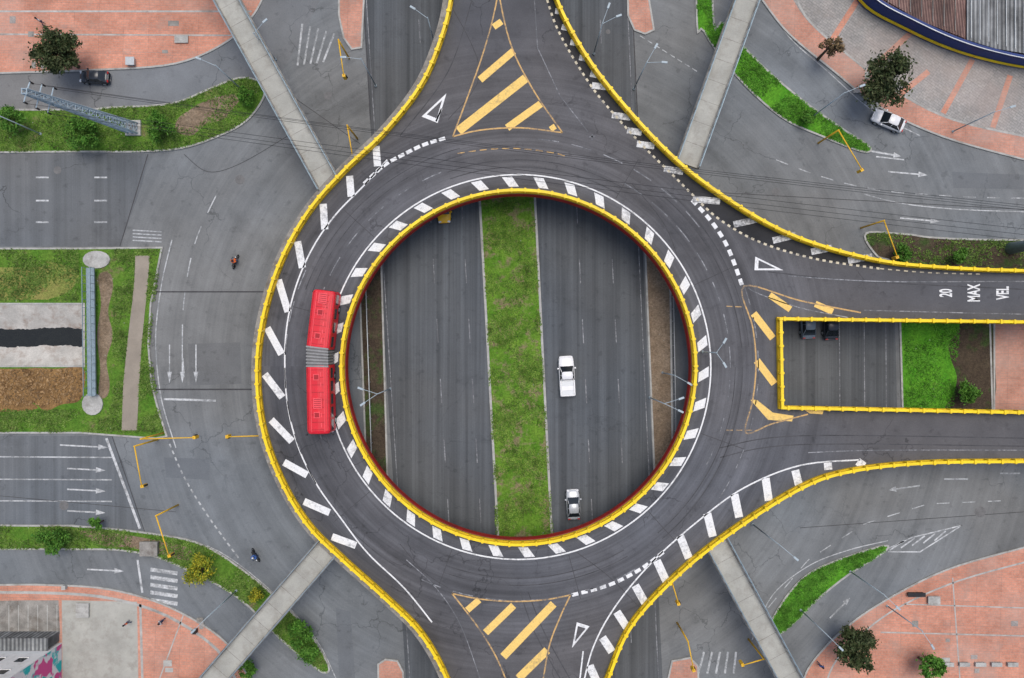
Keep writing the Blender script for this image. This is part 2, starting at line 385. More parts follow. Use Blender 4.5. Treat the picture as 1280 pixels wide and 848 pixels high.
poly('dry_patch',spl([(124,345),(138,342),(142,360),(136,390),(142,420),(134,450),(138,480),(134,496),(124,494),(126,460),(122,420),(127,380)],5,True),.147,'dirt',kerb=False,label='trampled bare soil patch',cat='ground')
poly('dry_patch',spl([(222,150),(238,138),(255,128),(290,118),(300,125),(288,140),(280,150),(258,156),(240,170),(222,165)],5,True),.147,'dirt',kerb=False,label='bare soil patch on grassy island',cat='ground')
poly('dry_patch',spl([(100,664),(140,666),(180,672),(235,684),(235,700),(190,690),(160,684),(130,682)],5,True),.147,'dirt',kerb=False,label='bare soil patch on grassy strip',cat='ground')
pathpx=[(170,320),(188,320),(186,350),(182,390),(178,430),(175,480),(172,538),(153,538),(155,480),(160,430),(166,380),(169,350)]
poly('footpath',pathpx,.19,'path',.05,kerb=False,label='straight tan footpath across grassy bank',cat='path')
xsx=[-3000,-1200,-400,-120]+[-60+166*i/55 for i in range(56)]
prof=[(380,.14),(385,-.02),(391,-.25),(397,-.48),(402,-.70),(407,-.88),(412,-1.04),(422,-1.4),(432,-1.04),(436,-.9),(442,-.66),(448,-.38),(453,-.12),(458,.14)]
v=[];f=[]
for i,x in enumerate(xsx):
    for j,(yy,zz) in enumerate(prof):
        e=0 if j in(0,len(prof)-1) else 1
        wv=e*(1.2*math.sin(x*.06+j*.1)+.6*math.sin(x*.21+1)+R.uniform(-.3,.3)); p=W(x,yy+wv); v.append(Vector((p.x,p.y,zz+e*R.uniform(-.025,.025))))
n=len(prof)
for i in range(len(xsx)-1):
    for j in range(n-1): f.append((i*n+j+1,(i+1)*n+j+1,(i+1)*n+j,i*n+j))
canal=mk('canal',v,f,'canalc',kind='structure',label='pale concrete drainage canal with sloping banks',cat='canal',smooth=True)
X0=W(-3000,0).x; X1=W(106,0).x
mk('headwall',[(X1+.05,W(0,379).y,.145),(X1+.05,W(0,459).y,.145),(X1+.05,W(0,459).y,-1.8),(X1+.05,W(0,379).y,-1.8)],[(0,3,2,1)],'concd',parent=canal)
mk('water',[(X0,W(0,402).y,-1.0),(X1,W(0,402).y,-1.0),(X1,W(0,440).y,-1.0),(X0,W(0,440).y,-1.0)],[(3,2,1,0)],'water',kind='structure',label='dark still canal water',cat='water')
o=empty('canal_footbridge',W(114,415,0),label='narrow grey footbridge crossing the canal',cat='footbridge')
fb=B(); fb.add(stripv([W(113,335,1),W(115,495,1)],1.0,.9,1.1)); P(o,fb.mk('deck',['bluepole']))
for sx in(-.5,.5):
    bb=B(); bb.add(stripv([W(113,335,1),W(115,495,1)],.06,1.9,2.0,off=sx))
    for i in range(17):
        p=W(113+2*i/16,335+10*i,1); p=p+Vector((-sx,0,0)); bb.add(boxv(p.x,p.y,1.5,.05,.05,.9))
    P(o,bb.mk('railing',['bluepole']))
for (x,y,rx,ry) in((122,325,17,11),(117,505,13,14)):
    pts=[(x+rx*math.cos(a*.4189),y+ry*math.sin(a*.4189)) for a in range(15)]
    poly('paved_landing',pts,.3,'conc',.2,kerb=False,label='rounded concrete landing of footbridge',cat='landing')
poly('underpass_road',[(975,375),(1118,375),(1122,540),(975,540)],.004,'freeway',kerb=False,label='asphalt road below the ramp opening',cat='road')
poly('underpass_verge',[(1124,385),(1236,385),(1240,525),(1128,525)],.14,'grassb',.14,label='green grass verge below the ramp opening',cat='verge')
poly('dry_patch',spl([(1205,385),(1236,385),(1240,525),(1180,520),(1192,490),(1195,470),(1188,450),(1185,430),(1198,410)],3,True),.148,'dirtd',kerb=False,label='dark soil beside grass verge',cat='ground')
poly('underpass_pavement',[(1242,385),(1600,385),(1600,525),(1242,525)],.13,'brick2',.13,label='brick pavement below the ramp opening',cat='pavement')

# ------------------------------------------------------------ ring deck
Lrail=spl([(568,-420),(566,-60),(562,0),(550,50),(525,108),(480,166),(430,214),(385,266),(350,330),(329,400),(322,465),(329,535),(351,598),(385,655),(430,700),(480,745),(525,790),(558,848),(585,930),(600,1300)],8)
Rbot=spl([(700,1300),(728,930),(760,848),(790,780),(850,715),(920,660),(1000,610),(1060,590),(1150,580),(1280,578),(1500,578),(2000,578)],8)
Rtop=spl([(2000,345),(1500,341),(1280,337),(1180,333),(1100,325),(1020,305),(960,280),(900,243),(850,205),(800,155),(750,95),(718,45),(697,0),(680,-60),(672,-420)],8)
circ=lambda r,n=144,cx=648,cy=459:[(cx+r*math.cos(2*math.pi*i/n),cy+r*math.sin(2*math.pi*i/n)) for i in range(n)]
rect=[(972,399),(1280,403),(1900,408),(1900,520),(1280,515),(974,509)]
dw=lambda L:[W(a,b,ZD)[:2] for a,b in L]
deck=polyw('ring_road',[dw(Lrail+Rbot+Rtop),dw(circ(216)),dw(rect)],ZD,'deck',1.0,'concd',kind='structure',label='elevated circular roundabout deck of dark asphalt',cat='road')
bead=[(684,0),(694,30),(712,65),(742,112),(772,148),(806,185),(840,218),(868,246),(900,275),(950,303),(1020,324),(1100,336)]
# dark edge band between the dotted line and the parapet, as paired quads
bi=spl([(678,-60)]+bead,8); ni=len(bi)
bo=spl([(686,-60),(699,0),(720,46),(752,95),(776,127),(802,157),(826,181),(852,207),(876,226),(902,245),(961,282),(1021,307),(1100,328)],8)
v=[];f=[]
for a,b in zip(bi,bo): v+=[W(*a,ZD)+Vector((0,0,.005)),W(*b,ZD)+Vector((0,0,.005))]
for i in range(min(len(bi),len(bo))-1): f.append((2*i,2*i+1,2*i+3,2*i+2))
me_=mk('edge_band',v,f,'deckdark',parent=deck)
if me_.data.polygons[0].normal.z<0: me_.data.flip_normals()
postmesh={}
def rail(name,pathpx,closed,off,label):
    path=[W(a,b,ZD) for a,b in pathpx]
    o=empty(name,path[0]*1.0,label=label,cat='guard rail')
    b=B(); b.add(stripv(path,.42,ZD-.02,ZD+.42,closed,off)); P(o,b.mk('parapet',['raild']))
    b=B(); b.add(stripv(path,.32,ZD+.98,ZD+1.12,closed,off)); P(o,b.mk('handrail',['rail']))
    b=B(); b.add(stripv(path,.12,ZD+.66,ZD+.74,closed,off)); P(o,b.mk('middle_rail',['rail']))
    if not postmesh:
        q=B(); q.add(boxv(0,0,0,.18,.52,.86)); q.add(boxv(0,0,.44,.28,.38,.10)); t=q.mk('post',['rail']); postmesh['m']=t.data; bpy.data.objects.remove(t)
    acc=0.4;cnt=0
    for i in range(len(path)-(0 if closed else 1)):
        p=path[i];q=path[(i+1)%len(path)]; d=q-p; L=d.length
        if L<1e-6: continue
        nn=Vector((-d.y,d.x,0)).normalized()
        while acc<L:
            c=p+d*(acc/L)+nn*off
            if abs(c.x)<66 and abs(c.y)<46 and cnt<100:
                po=bpy.data.objects.new('post',postmesh['m']); sc.collection.objects.link(po); po.parent=o
                po.location=Vector((c.x,c.y,ZD+.72))-o.location; po.rotation_euler=(0,0,math.atan2(d.y,d.x)); cnt+=1
            acc+=1.55
        acc-=L
    return o
rail('guard_rail',Lrail,False,.25,'long curved yellow guard rail along outer deck edge')
rail('guard_rail',Rbot,False,.25,'curved yellow guard rail along ramp edge')
rail('guard_rail',Rtop,False,.25,'curved yellow guard rail along ramp edge')
rail('guard_rail',circ(219),True,0,'circular yellow guard rail around central opening')
rail('guard_rail',rect,True,0,'yellow guard rail around rectangular ramp opening')
v,f=stripv([W(a,b,ZD) for a,b in Lrail],.8,ZD-1.0,ZD-.15,False,-.4); mk('ledge',v,f,'concd',parent=deck)
b=B(); n=144
prof2=[(216.2,ZD+.02),(215.4,ZD+.05),(215.2,ZD-.4),(215.2,ZD-1.02),(216.5,ZD-1.06)]
for i in range(n):
    for r,z in prof2:
        q=W(648+r*math.cos(2*math.pi*i/n),459+r*math.sin(2*math.pi*i/n),ZD); b.v.append(Vector((q.x,q.y,z)))
k=len(prof2)
for i in range(n):
    for j in range(k-1):
        a=i*k+j; c=((i+1)%n)*k+j; b.f.append((a,a+1,c+1,c)); b.mi.append(0)
b.mk('fascia',['red'],parent=deck,smooth=False)
pier_spots=[(648+258*math.cos(math.radians(a)),459+258*math.sin(math.radians(a))) for a in (8,52,76,104,128,172,188,232,256,284,308,352)]
for x,y in pier_spots+[(945,380),(945,535),(1330,370),(1330,548)]:
    p=W(x,y,ZD); bb=B(); bb.add(tube((p.x,p.y,0),(p.x,p.y,ZD-1.0),.7,.7,16)); 
    bb.mk('support_pier',['conc'],label='round concrete pier carrying the elevated deck',cat='pier',group='piers under the ring deck')

# ------------------------------------------------------------ markings
class Marks:
    def __init__(s,z,zr): s.z=z;s.zr=zr;s.v=[];s.f=[]
    def q(s,pts):
        o=len(s.v); P_=[W(a,b,s.zr) for a,b in pts]
        for p in P_:p.z=s.z
        ar=sum(P_[i-1].x*P_[i].y-P_[i].x*P_[i-1].y for i in range(len(P_)))
        if ar<0:P_.reverse()
        s.v+=P_; s.f.append(tuple(range(o,o+len(P_))))
    def bar(s,x1,y1,x2,y2,w):
        L=math.hypot(x2-x1,y2-y1); nx,ny=-(y2-y1)/L*w/2,(x2-x1)/L*w/2
        s.q([(x1+nx,y1+ny),(x2+nx,y2+ny),(x2-nx,y2-ny),(x1-nx,y1-ny)])
    def line(s,path,w,closed=False):
        p=[Vector((a,b,0)) for a,b in path]; v,f=stripv(p,w,0,1,closed)
        n=len(p)
        for i in range(n if closed else n-1):
            j=(i+1)%n; s.q([v[i*4+1][:2],v[j*4+1][:2],v[j*4+2][:2],v[i*4+2][:2]])
    def dash(s,path,w,on,off):
        pts=[Vector((a,b)) for a,b in path]; cum=[0]
        for i in range(1,len(pts)):cum.append(cum[-1]+(pts[i]-pts[i-1]).length)
        def at(d):
            for i in range(1,len(pts)):
                if cum[i]>=d: t=(d-cum[i-1])/max(1e-9,cum[i]-cum[i-1]); return pts[i-1].lerp(pts[i],t)
            return pts[-1]
        d=0
        while d+on<cum[-1]:
            a=at(d);m=at(d+on/2);c=at(d+on)
            if on>12: s.bar(a.x,a.y,m.x,m.y,w); s.bar(m.x,m.y,c.x,c.y,w)
            else: s.bar(a.x,a.y,c.x,c.y,w)
            d+=on+off
    def arrow(s,x,y,ang,L=26,w=1.8,hw=7,hl=10):
        c,sn=math.cos(math.radians(ang)),math.sin(math.radians(ang))
        T=lambda u,v:(x+u*c-v*sn,y+u*sn+v*c)
        s.q([T(-L/2,-w/2),T(L/2-hl,-w/2),T(L/2-hl,w/2),T(-L/2,w/2)])
        s.q([T(L/2-hl,-hw/2),T(L/2,0),T(L/2-hl,hw/2)])
    def done(s,name,mat,par): return mk(name,s.v,s.f,mat,parent=par)
zM=ZD+.010
m=Marks(zM,ZD)
N=38
for i in range(N):
    a=2*math.pi*(i+.35)/N; dw_=.027; sl=-.035
    c=lambda r,t:(648+r*math.cos(t),459+r*math.sin(t))
    m.q([c(225.5,a-dw_),c(225.5,a+dw_),c(238,a+dw_+sl),c(238,a-dw_+sl)])
m.line(circ(240.5),1.8,True)
for b_ in [(470,183,472,208),(437,220,439,246),(404,255,406,287),(372,302,378,335),(348,350,360,390),(334,410,352,443),(331,468,353,497),(339,525,365,552),(355,578,384,594),(380,627,412,641),(415,671,445,682)]:
    m.bar(*b_,9)
m.line(spl([(484,200),(455,232),(420,268),(392,308),(371,355),(359,405),(356,455),(360,510),(374,562),(396,606),(426,648),(460,692),(505,735),(540,778)],8),1.8)
for b_ in [(1030,583,1040,582),(994,588,999,608),(957,598,961,626),(918,618,924,647),(884,642,891,671),(850,670,861,698),(821,701,833,727),(794,732,807,755),(771,765,784,785),(753,797,765,815),(737,832,745,850),(1072,577,1080,583)]:
    m.bar(*b_,10)
m.line(spl([(1075,575),(1000,582),(930,610),(872,652),(815,703),(770,757),(742,808),(728,860)],8),1.8)
m.dash(spl([(455,230),(480,207),(505,193),(530,181),(560,172)],6),4.5,8,3)
m.dash(spl([(865,250),(890,278),(910,310),(928,358)],6),5,8,5)
m.dash(spl([(715,744),(760,732),(800,712),(832,688)],6),4.5,8,4)
def tri(P3):
    A,B_,C=[Vector(p) for p in P3]; cen=(A+B_+C)/3
    a,b2,c=[cen+(p-cen)*.62 for p in (A,B_,C)]
    for p,q,r,s_ in ((A,B_,b2,a),(B_,C,c,b2),(C,A,a,c)): m.q([tuple(p),tuple(q),tuple(r),tuple(s_)])
tri([(558,117),(527,146),(547,154)]); tri([(944,321),(979,338),(943,338)]); tri([(721,778),(737,783),(715,810)])
m.bar(552,136,545,152,2); m.bar(729,814,725,848,1.8)
m.done('painted_white_blocks','white',deck)
m=Marks(zM+.004,ZD)
for b_ in [(694,14,703,15),(702,34,712,36),(713,53,724,55),(724,72,737,75),(738,92,750,95),(740,107,758,109),(765,144,788,147),(784,163,802,166),(796,180,818,183),(830,211,854,215),(866,249,900,252),(917,281,948,274),(966,301,995,294),(1014,315,1040,310),(1060,326,1090,321)]:
    m.bar(*b_,8 if b_[0]>735 else 7)
m.done('painted_band_blocks','band',deck)
m=Marks(zM+.006,ZD)
m.dash(spl([(1100,336),(1160,341),(1230,343)],4),1.5,5,5)
m.dash(spl(bead,8),2.8,4,4.5)
m.done('painted_dotted_line','beadp',deck)
m=Marks(zM,ZD)
for r,a0,a1 in ((292,150,212),(286,275,330),(300,-20,40),(292,60,120),(262,160,250),(265,-60,30)):
    pts=[(648+r*math.cos(math.radians(a0+(a1-a0)*i/30)),459+r*math.sin(math.radians(a0+(a1-a0)*i/30))) for i in range(31)]
    m.dash(pts,1.3,26,16)
m.line(spl([(1060,397),(1000,385),(950,368),(935,360)],5),1.2)
m.line(spl([(985,345),(1100,352),(1280,352),(1500,352)],5),1.2)
m.line(spl([(1080,388),(1280,393),(1500,396)],5),1.2)
m.line(spl([(1010,566),(1100,563),(1280,563)],5),1.2)
m.line([(668,0),(672,60),(700,120),(735,165)],1.1)
m.line(spl([(508,700),(545,735),(575,780),(600,848)],6),1.1)
m.bar(736,171,744,171,2);m.bar(740,168,740,176,2)
m.done('painted_faint_lines','whited',deck)
m=Marks(zM,ZD)
for b_ in [(617,34,627,27,8),(600,100,642,64,9),(573,164,657,98,11),(634,160,676,130,9),(688,162,694,158,7),
  (962,369,988,387,8),(1019,380,1041,390,8),(942,392,966,423,9),(946,451,968,480,9),
  (584,763,599,750,8),(607,791,642,757,9),(629,821,692,755,10),(648,848,684,813,10)]:
    m.bar(*b_)
m.q([(938,500),(946,500),(966,516),(992,520),(990,527),(960,525)])
m.q([(1002,510),(1030,512),(1028,518),(1012,517)])
m.done('painted_yellow_stripes','yel',deck)
m=Marks(zM+.003,ZD)
m.line(spl([(622,-40),(621,0),(606,60),(585,120),(566,171)],6),1.8)
m.line(spl([(621,-40),(625,0),(640,60),(668,115),(703,166)],6),1.8)
m.line(spl([(566,171),(600,163),(650,160),(703,166)],6),1.8)
m.line(spl([(1076,391),(1000,376),(930,358),(941,410),(945,455),(941,500),(932,541),(965,530),(1010,518)],6),1.8)
m.line(spl([(565,742),(600,749),(640,752),(680,750),(713,744)],6),1.8)
m.line(spl([(565,742),(598,785),(622,825),(640,870)],6),1.8)
m.line(spl([(713,744),(700,772),(686,810),(676,870)],6),1.8)
m.dash(spl([(572,192),(610,187),(650,186),(690,191),(712,197)],6),1.2,9,5)
m.dash([(908,383),(930,384)],1.2,8,3); m.dash([(908,538),(945,538)],1.2,8,4)
m.done('painted_yellow_outlines','yelw',deck)
def text(s,px,py,sz,rot):
    cu=bpy.data.curves.new('t','FONT'); cu.body=s; cu.size=sz; cu.align_x='CENTER'; cu.align_y='CENTER'; cu.offset=.025
    o=bpy.data.objects.new('t',cu); sc.collection.objects.link(o); bpy.context.view_layer.update()
    me=bpy.data.meshes.new_from_object(o.evaluated_get(bpy.context.evaluated_depsgraph_get()))
    bpy.data.objects.remove(o)
    n=bpy.data.objects.new('painted_lettering',me); sc.collection.objects.link(n); me.materials.clear(); me.materials.append(M['white'])
    p=W(px,py,ZD); n.location=(p.x,p.y,zM); n.rotation_euler=(0,0,rot); n.scale=(.95,2.0,1); n.parent=deck
for s,x in (('20',1183),('MAX',1218),('VEL',1254)): text(s,x,366.5,1.0,math.pi/2)
m=Marks(zM-.002,ZD)
for p in ([(790,230),(830,280),(850,330)],[(720,690),(760,720),(800,760)],[(500,680),(530,715),(560,735)],[(560,0),(600,90),(560,150)]):
    m.line(spl(p,5),.8)
for a in (140,165,195,222,300,335,20,48,75,110):
    c=lambda r:(648+r*math.cos(math.radians(a)),459+r*math.sin(math.radians(a)))
    m.line([c(243),c(300)],.7)
m.done('tar_joints','tar',deck)
m=Marks(zM-.004,ZD)
for r,a0,a1 in ((256,150,200),(274,200,255),(250,250,300),(280,-50,-5),(271,0,50),(264,60,110),(283,120,150)):
    for dr in(0,9): m.line([(648+(r+dr)*math.cos(math.radians(a0+(a1-a0)*i/24)),459+(r+dr)*math.sin(math.radians(a0+(a1-a0)*i/24))) for i in range(25)],1.1)
for p in ([(650,740),(668,790),(700,848)],[(660,740),(680,790),(712,848)],[(960,340),(1080,352),(1280,362)],[(900,560),(1000,545),(1280,548)],[(900,572),(1000,556),(1280,558)],[(590,0),(560,90),(500,170)]):
    m.line(spl(p,8),1.2)
m.done('tyre_marks','skid',deck)

m=Marks(.018,0)
m.bar(133,548,175,661,3.2); m.bar(205,499,270,501,2.6); m.bar(172,700,178,741,2.6)
for y in (587,613,640): m.arrow(108,y,3,48,1.8,7,12)
m.arrow(105,558,3,60,1.8,7,12); m.arrow(132,713,3,46,1.8,7,12)
for x in (212,228,245): m.arrow(x,455,90,48,1.5,6,14)
for i in range(5): m.bar(188,712+i*9.5,222,717+i*9.5,4.8)
m.arrow(1135,217,5,50,1.8,7,12); m.arrow(1150,275,5,50,1.8,7,12)
for y in (222,251,278):
    for x in (45,118): m.bar(x,y,x+16,y,2)
    m.bar(-20,y,-5,y,2)
m.bar(1095,196,1130,200,1.6); m.arrow(1105,192,10,44,2.2)
m.line([(1105,688),(1140,672),(1202,657)],1.5); m.line([(1110,690),(1150,690),(1202,657)],1.4)
for i in range(5): m.bar(1112+i*14,688-i*3,1130+i*13,676-i*3,1.8)
m.done('painted_arrows','whiteg',ground)
m=Marks(.016,0)
for y in (571,599,626): m.bar(-40,y,140,y+1,1.6)
for i in range(4): m.bar(166,288+i*4.2,202,290+i*4.2,1.5)
for i in range(5): m.bar(372+i*8,82-i*1,378+i*10,30+i*3,2.4)
for i in range(5): m.bar(873+i*11,842,880+i*10,815,2.6)
m.bar(1180,599,1210,599,2);m.bar(1250,592,1275,592,2)
m.line(spl([(1280,265),(1200,262),(1130,255),(1080,243)],5),1.4); 
m.dash(spl([(970,200),(1030,222),(1100,238),(1200,246),(1280,248)],5),1.4,16,14)
m.line(spl([(960,0),(985,45),(1035,90),(1090,138),(1150,170)],6),1.2)
m.dash(spl([(270,245),(245,300),(232,360),(228,420),(232,500)],6),1.5,24,18)
m.dash(spl([(212,555),(232,600),(262,648),(300,700)],6),2,5,4)
m.line(spl([(215,300),(203,350),(196,400),(195,440),(202,500),(220,560)],6),1.4)
m.line(spl([(180,675),(260,683),(335,735),(392,795),(420,848)],6),1.2)
m.dash([(800,45),(880,95)],1.2,7,4)
m.arrow(1050,760,-45,36); m.arrow(1130,610,172,40); m.dash([(960,760),(1010,700),(1080,655),(1160,630),(1280,625)],1.2,16,16)
m.line(spl([(940,800),(965,745),(1010,708),(1060,688),(1110,676)],6),1.1)
m.done('painted_lines','whitew',ground)
m=Marks(.020,0)
m.line([(195,365),(330,365)],1.6); m.line([(195,487),(322,487)],1.8); m.line([(185,193),(150,308)],1.0)
m.line([(140,545),(182,668)],.9); m.line(spl([(230,193),(260,215),(300,205),(360,170)],5),.7)
m.line([(880,240),(1280,262)],.7); m.line([(455,0),(463,150)],1.4); m.line([(790,0),(797,150)],1.4); m.line([(350,110),(450,180)],.7)
m.line([(0,620),(220,640)],.6); m.line([(1000,660),(1280,640)],.7)
m.done('tar_joints','tar',ground)
m=Marks(.016,0)
for x0 in (540,580): m.dash([(x0-30,-200),(x0-30+.06*1200,1000)],1.2,30,45)
for x0 in (716,757): m.dash([(x0-18,-200),(x0-18+.05*1200,1000)],1.2,30,45)
m.line([(1049,380),(1050,525)],1.2); m.line([(1080,380),(1081,525)],1.2); m.line([(1107,380),(1108,525)],1)
m.line([(fl(-200)+5,-200),(fl(1000)+5,1000)],1.0); m.line([(fr(-200)-5,-200),(fr(1000)-5,1000)],1.0)
m.done('painted_faint_lines','whited',ground)
for x,y,r,zr in ((72,213,5,0),(300,225,6,0),(222,180,4,0),(1225,640,7,0),(760,40,3,0),(80,632,6,0),(410,120,5,0),(970,240,5,0)):
    v=[W(x+r*math.cos(a*.5236),y+r*math.sin(a*.5236)) for a in range(12)]
    v=[Vector((p.x,p.y,.022)) for p in v]; mk('manhole_cover',v,[tuple(reversed(range(12)))],'bellow',label='round dark metal manhole cover in asphalt',cat='manhole cover',group='manhole covers')
for pts in ([(235,430),(300,428),(302,480),(238,482)],[(205,572),(262,574),(262,600),(208,597)],[(1190,215),(1280,219),(1280,237),(1192,235)],[(420,760),(438,765),(444,848),(424,848)]):
    v=[W(a,b) for a,b in pts]; v=[Vector((p.x,p.y,.0095)) for p in v]; mk('asphalt_patch',v,[tuple(reversed(range(4)))],'patch',parent=ground)
def band(path,w,mat,z=.132,name='paving_band'):
    v,f=stripv([W(a,b) for a,b in path],w,.1,z); return mk(name,v,f,mat,kind='structure',label='flat paving band set in plaza',cat='paving band')
band([(-100,15),(315,15)],.22,'conc'); band([(-100,43),(290,45)],.18,'conc'); band([(-100,66),(255,66)],.15,'brick2')
band(spl([(-100,740),(60,741),(140,748),(210,770),(272,812),(300,860)],5),.35,'kerb')
band(spl([(990,-10),(1012,28),(1060,70),(1120,115),(1190,150),(1285,172)],5),.25,'kerb')
for a in (((1072,0),(1040,50)),((1140,40),(1085,90)),((1160,90),(1125,118)),((1215,75),(1178,142)),((1262,95),(1240,160))):
    band(list(a),.7,'brick',z=.136)
band(spl([(1030,860),(1045,825),(1085,785),(1130,755),(1200,725),(1290,700)],5),.2,'conc')
band([(1130,755),(1290,760)],.15,'conc');band([(1100,790),(1290,795)],.15,'conc'); band([(1190,722),(1200,860)],.15,'conc')
band([(176,755),(180,900)],.3,'kerb'); band([(200,848),(230,768)],.15,'conc')
for x in range(0,75,12): band([(x,756),(x,790)],.1,'kerb',z=.138)
# replaced slabs scattered over the plazas
rs=random.Random(5)
for i,(x0,y0,x1,y1) in enumerate([(10,5,240,80)]*9+[(1130,740,1270,840)]*8+[(185,765,250,840)]*4+[(1060,60,1250,130)]*5):
    x=rs.uniform(x0,x1);y=rs.uniform(y0,y1); a=rs.uniform(5,14);b_=rs.uniform(4,9)
    v=[W(x,y),W(x+a,y),W(x+a,y+b_),W(x,y+b_)]; v=[Vector((p.x,p.y,.14+i*.0006)) for p in v]
    mk('paving_patch',v,[(3,2,1,0)],rs.choice(['brick2','concd','conc','gpave']),kind='structure',label='rectangular repaired paving patch in plaza',cat='paving patch')
def block(name,x,y,sx,sy,h,mat,label,cat,group=None,rot=0):
    b=B(); p=W(x,y); b.add(boxv(p.x,p.y,.12+h*.35,sx*.86,sy*.86,h*.7,rot)); b.add(boxv(p.x,p.y,.12+h*.8,sx,sy,h*.2-.01,rot))
    o=b.mk(name,[mat],label=label,cat=cat,group=group)
for i in range(5): block('bench',1183+i*20,829,1.3,.5,.45,'conc','concrete bench on brick plaza','bench','benches on the plaza')
block('bench',1165,749,1.5,1.0,.45,'conc','concrete bench on brick plaza','bench','benches on the plaza')
block('utility_box',166,79,1.1,1.0,.7,'steel','grey utility box beside the kerb','utility box')
block('hatch_cover',228,50,1.7,1.0,.25,'conc','flat concrete hatch box in plaza','hatch cover')
block('planter',1143,742,2.2,.5,.5,'dark','dark low planter box on plaza','planter')
block('bollard',83,733,.5,.5,.6,'conc','small white concrete bollard on plaza edge','bollard')
block('litter_bin',246,787,.5,.5,.9,'dark','dark litter bin on brick plaza','litter bin')
block('hatch_cover',105,762,1.6,1.8,.3,'conc','concrete hatch in the yard','hatch cover')
block('utility_box',190,684,2.2,1.8,.9,'concd','small concrete utility box on grass strip','utility box')

# ------------------------------------------------------------ pedestrian bridges
def pbridge(a,b,wm_,piers):
    ZB=6.1; p=W(*a,ZB);q=W(*b,ZB)
    o=empty('pedestrian_bridge',(p.x,p.y,0),label='straight concrete pedestrian bridge with metal railings',cat='pedestrian bridge',group='pedestrian bridges meeting the ring')
    d=(q-p).normalized()
    bb=B(); bb.add(stripv([p,q],wm_,ZB-.45,ZB)); bb.add(stripv([p,q],.9,ZB-1.2,ZB-.46)); P(o,bb.mk('walkway',['walk']))
    for s in (-1,1):
        bb=B(); off=s*(wm_/2-.14)
        bb.add(stripv([p,q],.28,ZB+.003,ZB+.2,off=off),1)
        for hz in (.5,.8,1.1): bb.add(stripv([p,q],.07,ZB+hz-.03,ZB+hz+.03,off=off))
        n=int((q-p).length/1.2)
        for i in range(n+1):
            c=p.lerp(q,i/n)+Vector((-d.y,d.x,0))*off; bb.add(boxv(c.x,c.y,ZB+.62,.08,.08,.95))
        P(o,bb.mk('railing',['bluepole','concd']))
    bb=B()
    n=int((q-p).length/2.4)
    for i in range(1,n):
        c=p.lerp(q,i/n); e=Vector((-d.y,d.x,0))*(wm_/2-.3); bb.add(stripv([c-e,c+e],.05,ZB+.001,ZB+.006))
    P(o,bb.mk('floor_joints',['concd']))
    for t in piers:
        c=p.lerp(q,t); bb=B(); bb.add(tube((c.x,c.y,0),(c.x,c.y,ZB-1.2),.45,.45,12)); P(o,bb.mk('pier',['conc']))
pbridge((212,-130),(412,232),2.9,(.2,.7))
pbridge((980,-130),(859,206),2.9,(.2,.75))
pbridge((190,938),(412,682),2.9,(.2,.7))
pbridge((1050,965),(894,676),2.9,(.2,.7))

# ------------------------------------------------------------ poles
def lamp(x,y,h,arms,label='slender grey street lamp with curved arm',base=0,L=1.6):
    p=W(x,y,base)
    o=empty('street_lamp',(p.x,p.y,base),label=label,cat='street lamp',group='street lamps along the roads')
    bb=B(); bb.add(tube((p.x,p.y,base),(p.x,p.y,base+h),.09,.05,8)); bb.add(tube((p.x,p.y,base),(p.x,p.y,base+.35),.17,.14,8)); P(o,bb.mk('pole',['lamp'],smooth=True))
    for a in arms:
        a=math.radians(a); d=Vector((math.cos(a),math.sin(a),0)); t=Vector((p.x,p.y,base+h))
        bb=B(); bb.add(tube(t-Vector((0,0,.3)),t+d*L+Vector((0,0,.25)),.04,.03,6)); P(o,bb.mk('arm',['lamp']))
        e=t+d*(L+.3)+Vector((0,0,.27)); bb=B(); bb.add(boxv(e.x,e.y,e.z,.65,.22,.12,a)); bb.add(boxv(e.x,e.y,e.z-.08,.5,.16,.05,a),1); P(o,bb.mk('lamp_head',['lamp','head']))
for x,y,h,ar in ((470,108,9,(180,)),(742,68,9,(20,70)),(792,112,9,(-5,60)),(488,486,9,(160,215)),(812,497,9,(20,-25)),(828,466,7,(-30,)),
  (545,62,9,(150,)),(52,168,7.5,(200,)),(1010,150,10,(20,)),(1190,165,8,(15,)),(940,655,10,(-40,)),(1062,714,8.5,(-45,)),(1000,762,8,(-45,)),(1108,757,8,(-60,)),
  (296,738,9,(225,)),(302,112,8,(160,)),(345,75,8,(40,))):
    lamp(x,y,h,ar)
lamp(878,440,6,(60,-60),label='slender grey lamp on the elevated deck',base=ZD,L=1.2)
def signal(x,y,ex,ey,z=5.6):
    p=W(x,y,z); e=W(ex,ey,z)
    o=empty('traffic_signal',(p.x,p.y,0),label='yellow cantilever traffic signal pole over road',cat='traffic light',group='yellow cantilever traffic signals')
    bb=B(); bb.add(tube((p.x,p.y,0),(p.x,p.y,z+.1),.12,.09,8)); P(o,bb.mk('pole',['ylwpole'],smooth=True))
    bb=B(); bb.add(tube(p,e+Vector((0,0,.15)),.08,.06,8)); P(o,bb.mk('arm',['ylwpole'],smooth=True))
    d=(e-p).normalized(); a=math.atan2(d.y,d.x)
    bb=B(); bb.add(boxv(e.x,e.y,z-.35,.33,.36,1.0,a)); 
    for k_ in (-.3,0,.3): bb.add(tube(Vector((e.x,e.y,z-.35+k_))+Vector((-d.y,d.x,0))*.17,Vector((e.x,e.y,z-.35+k_))+Vector((-d.y,d.x,0))*.30,.11,.11,8),1)
    P(o,bb.mk('signal_head',['ylwpole','dark']))
for s in ((325,545,284,546),(176,549,243,547),(168,558,178,608),(195,645,212,695),(1105,276,1121,322),(1048,163,1077,213),(423,50,430,95),(434,157,441,196),(840,728,848,755),(860,802,867,838),(955,824,928,831)): signal(*s)
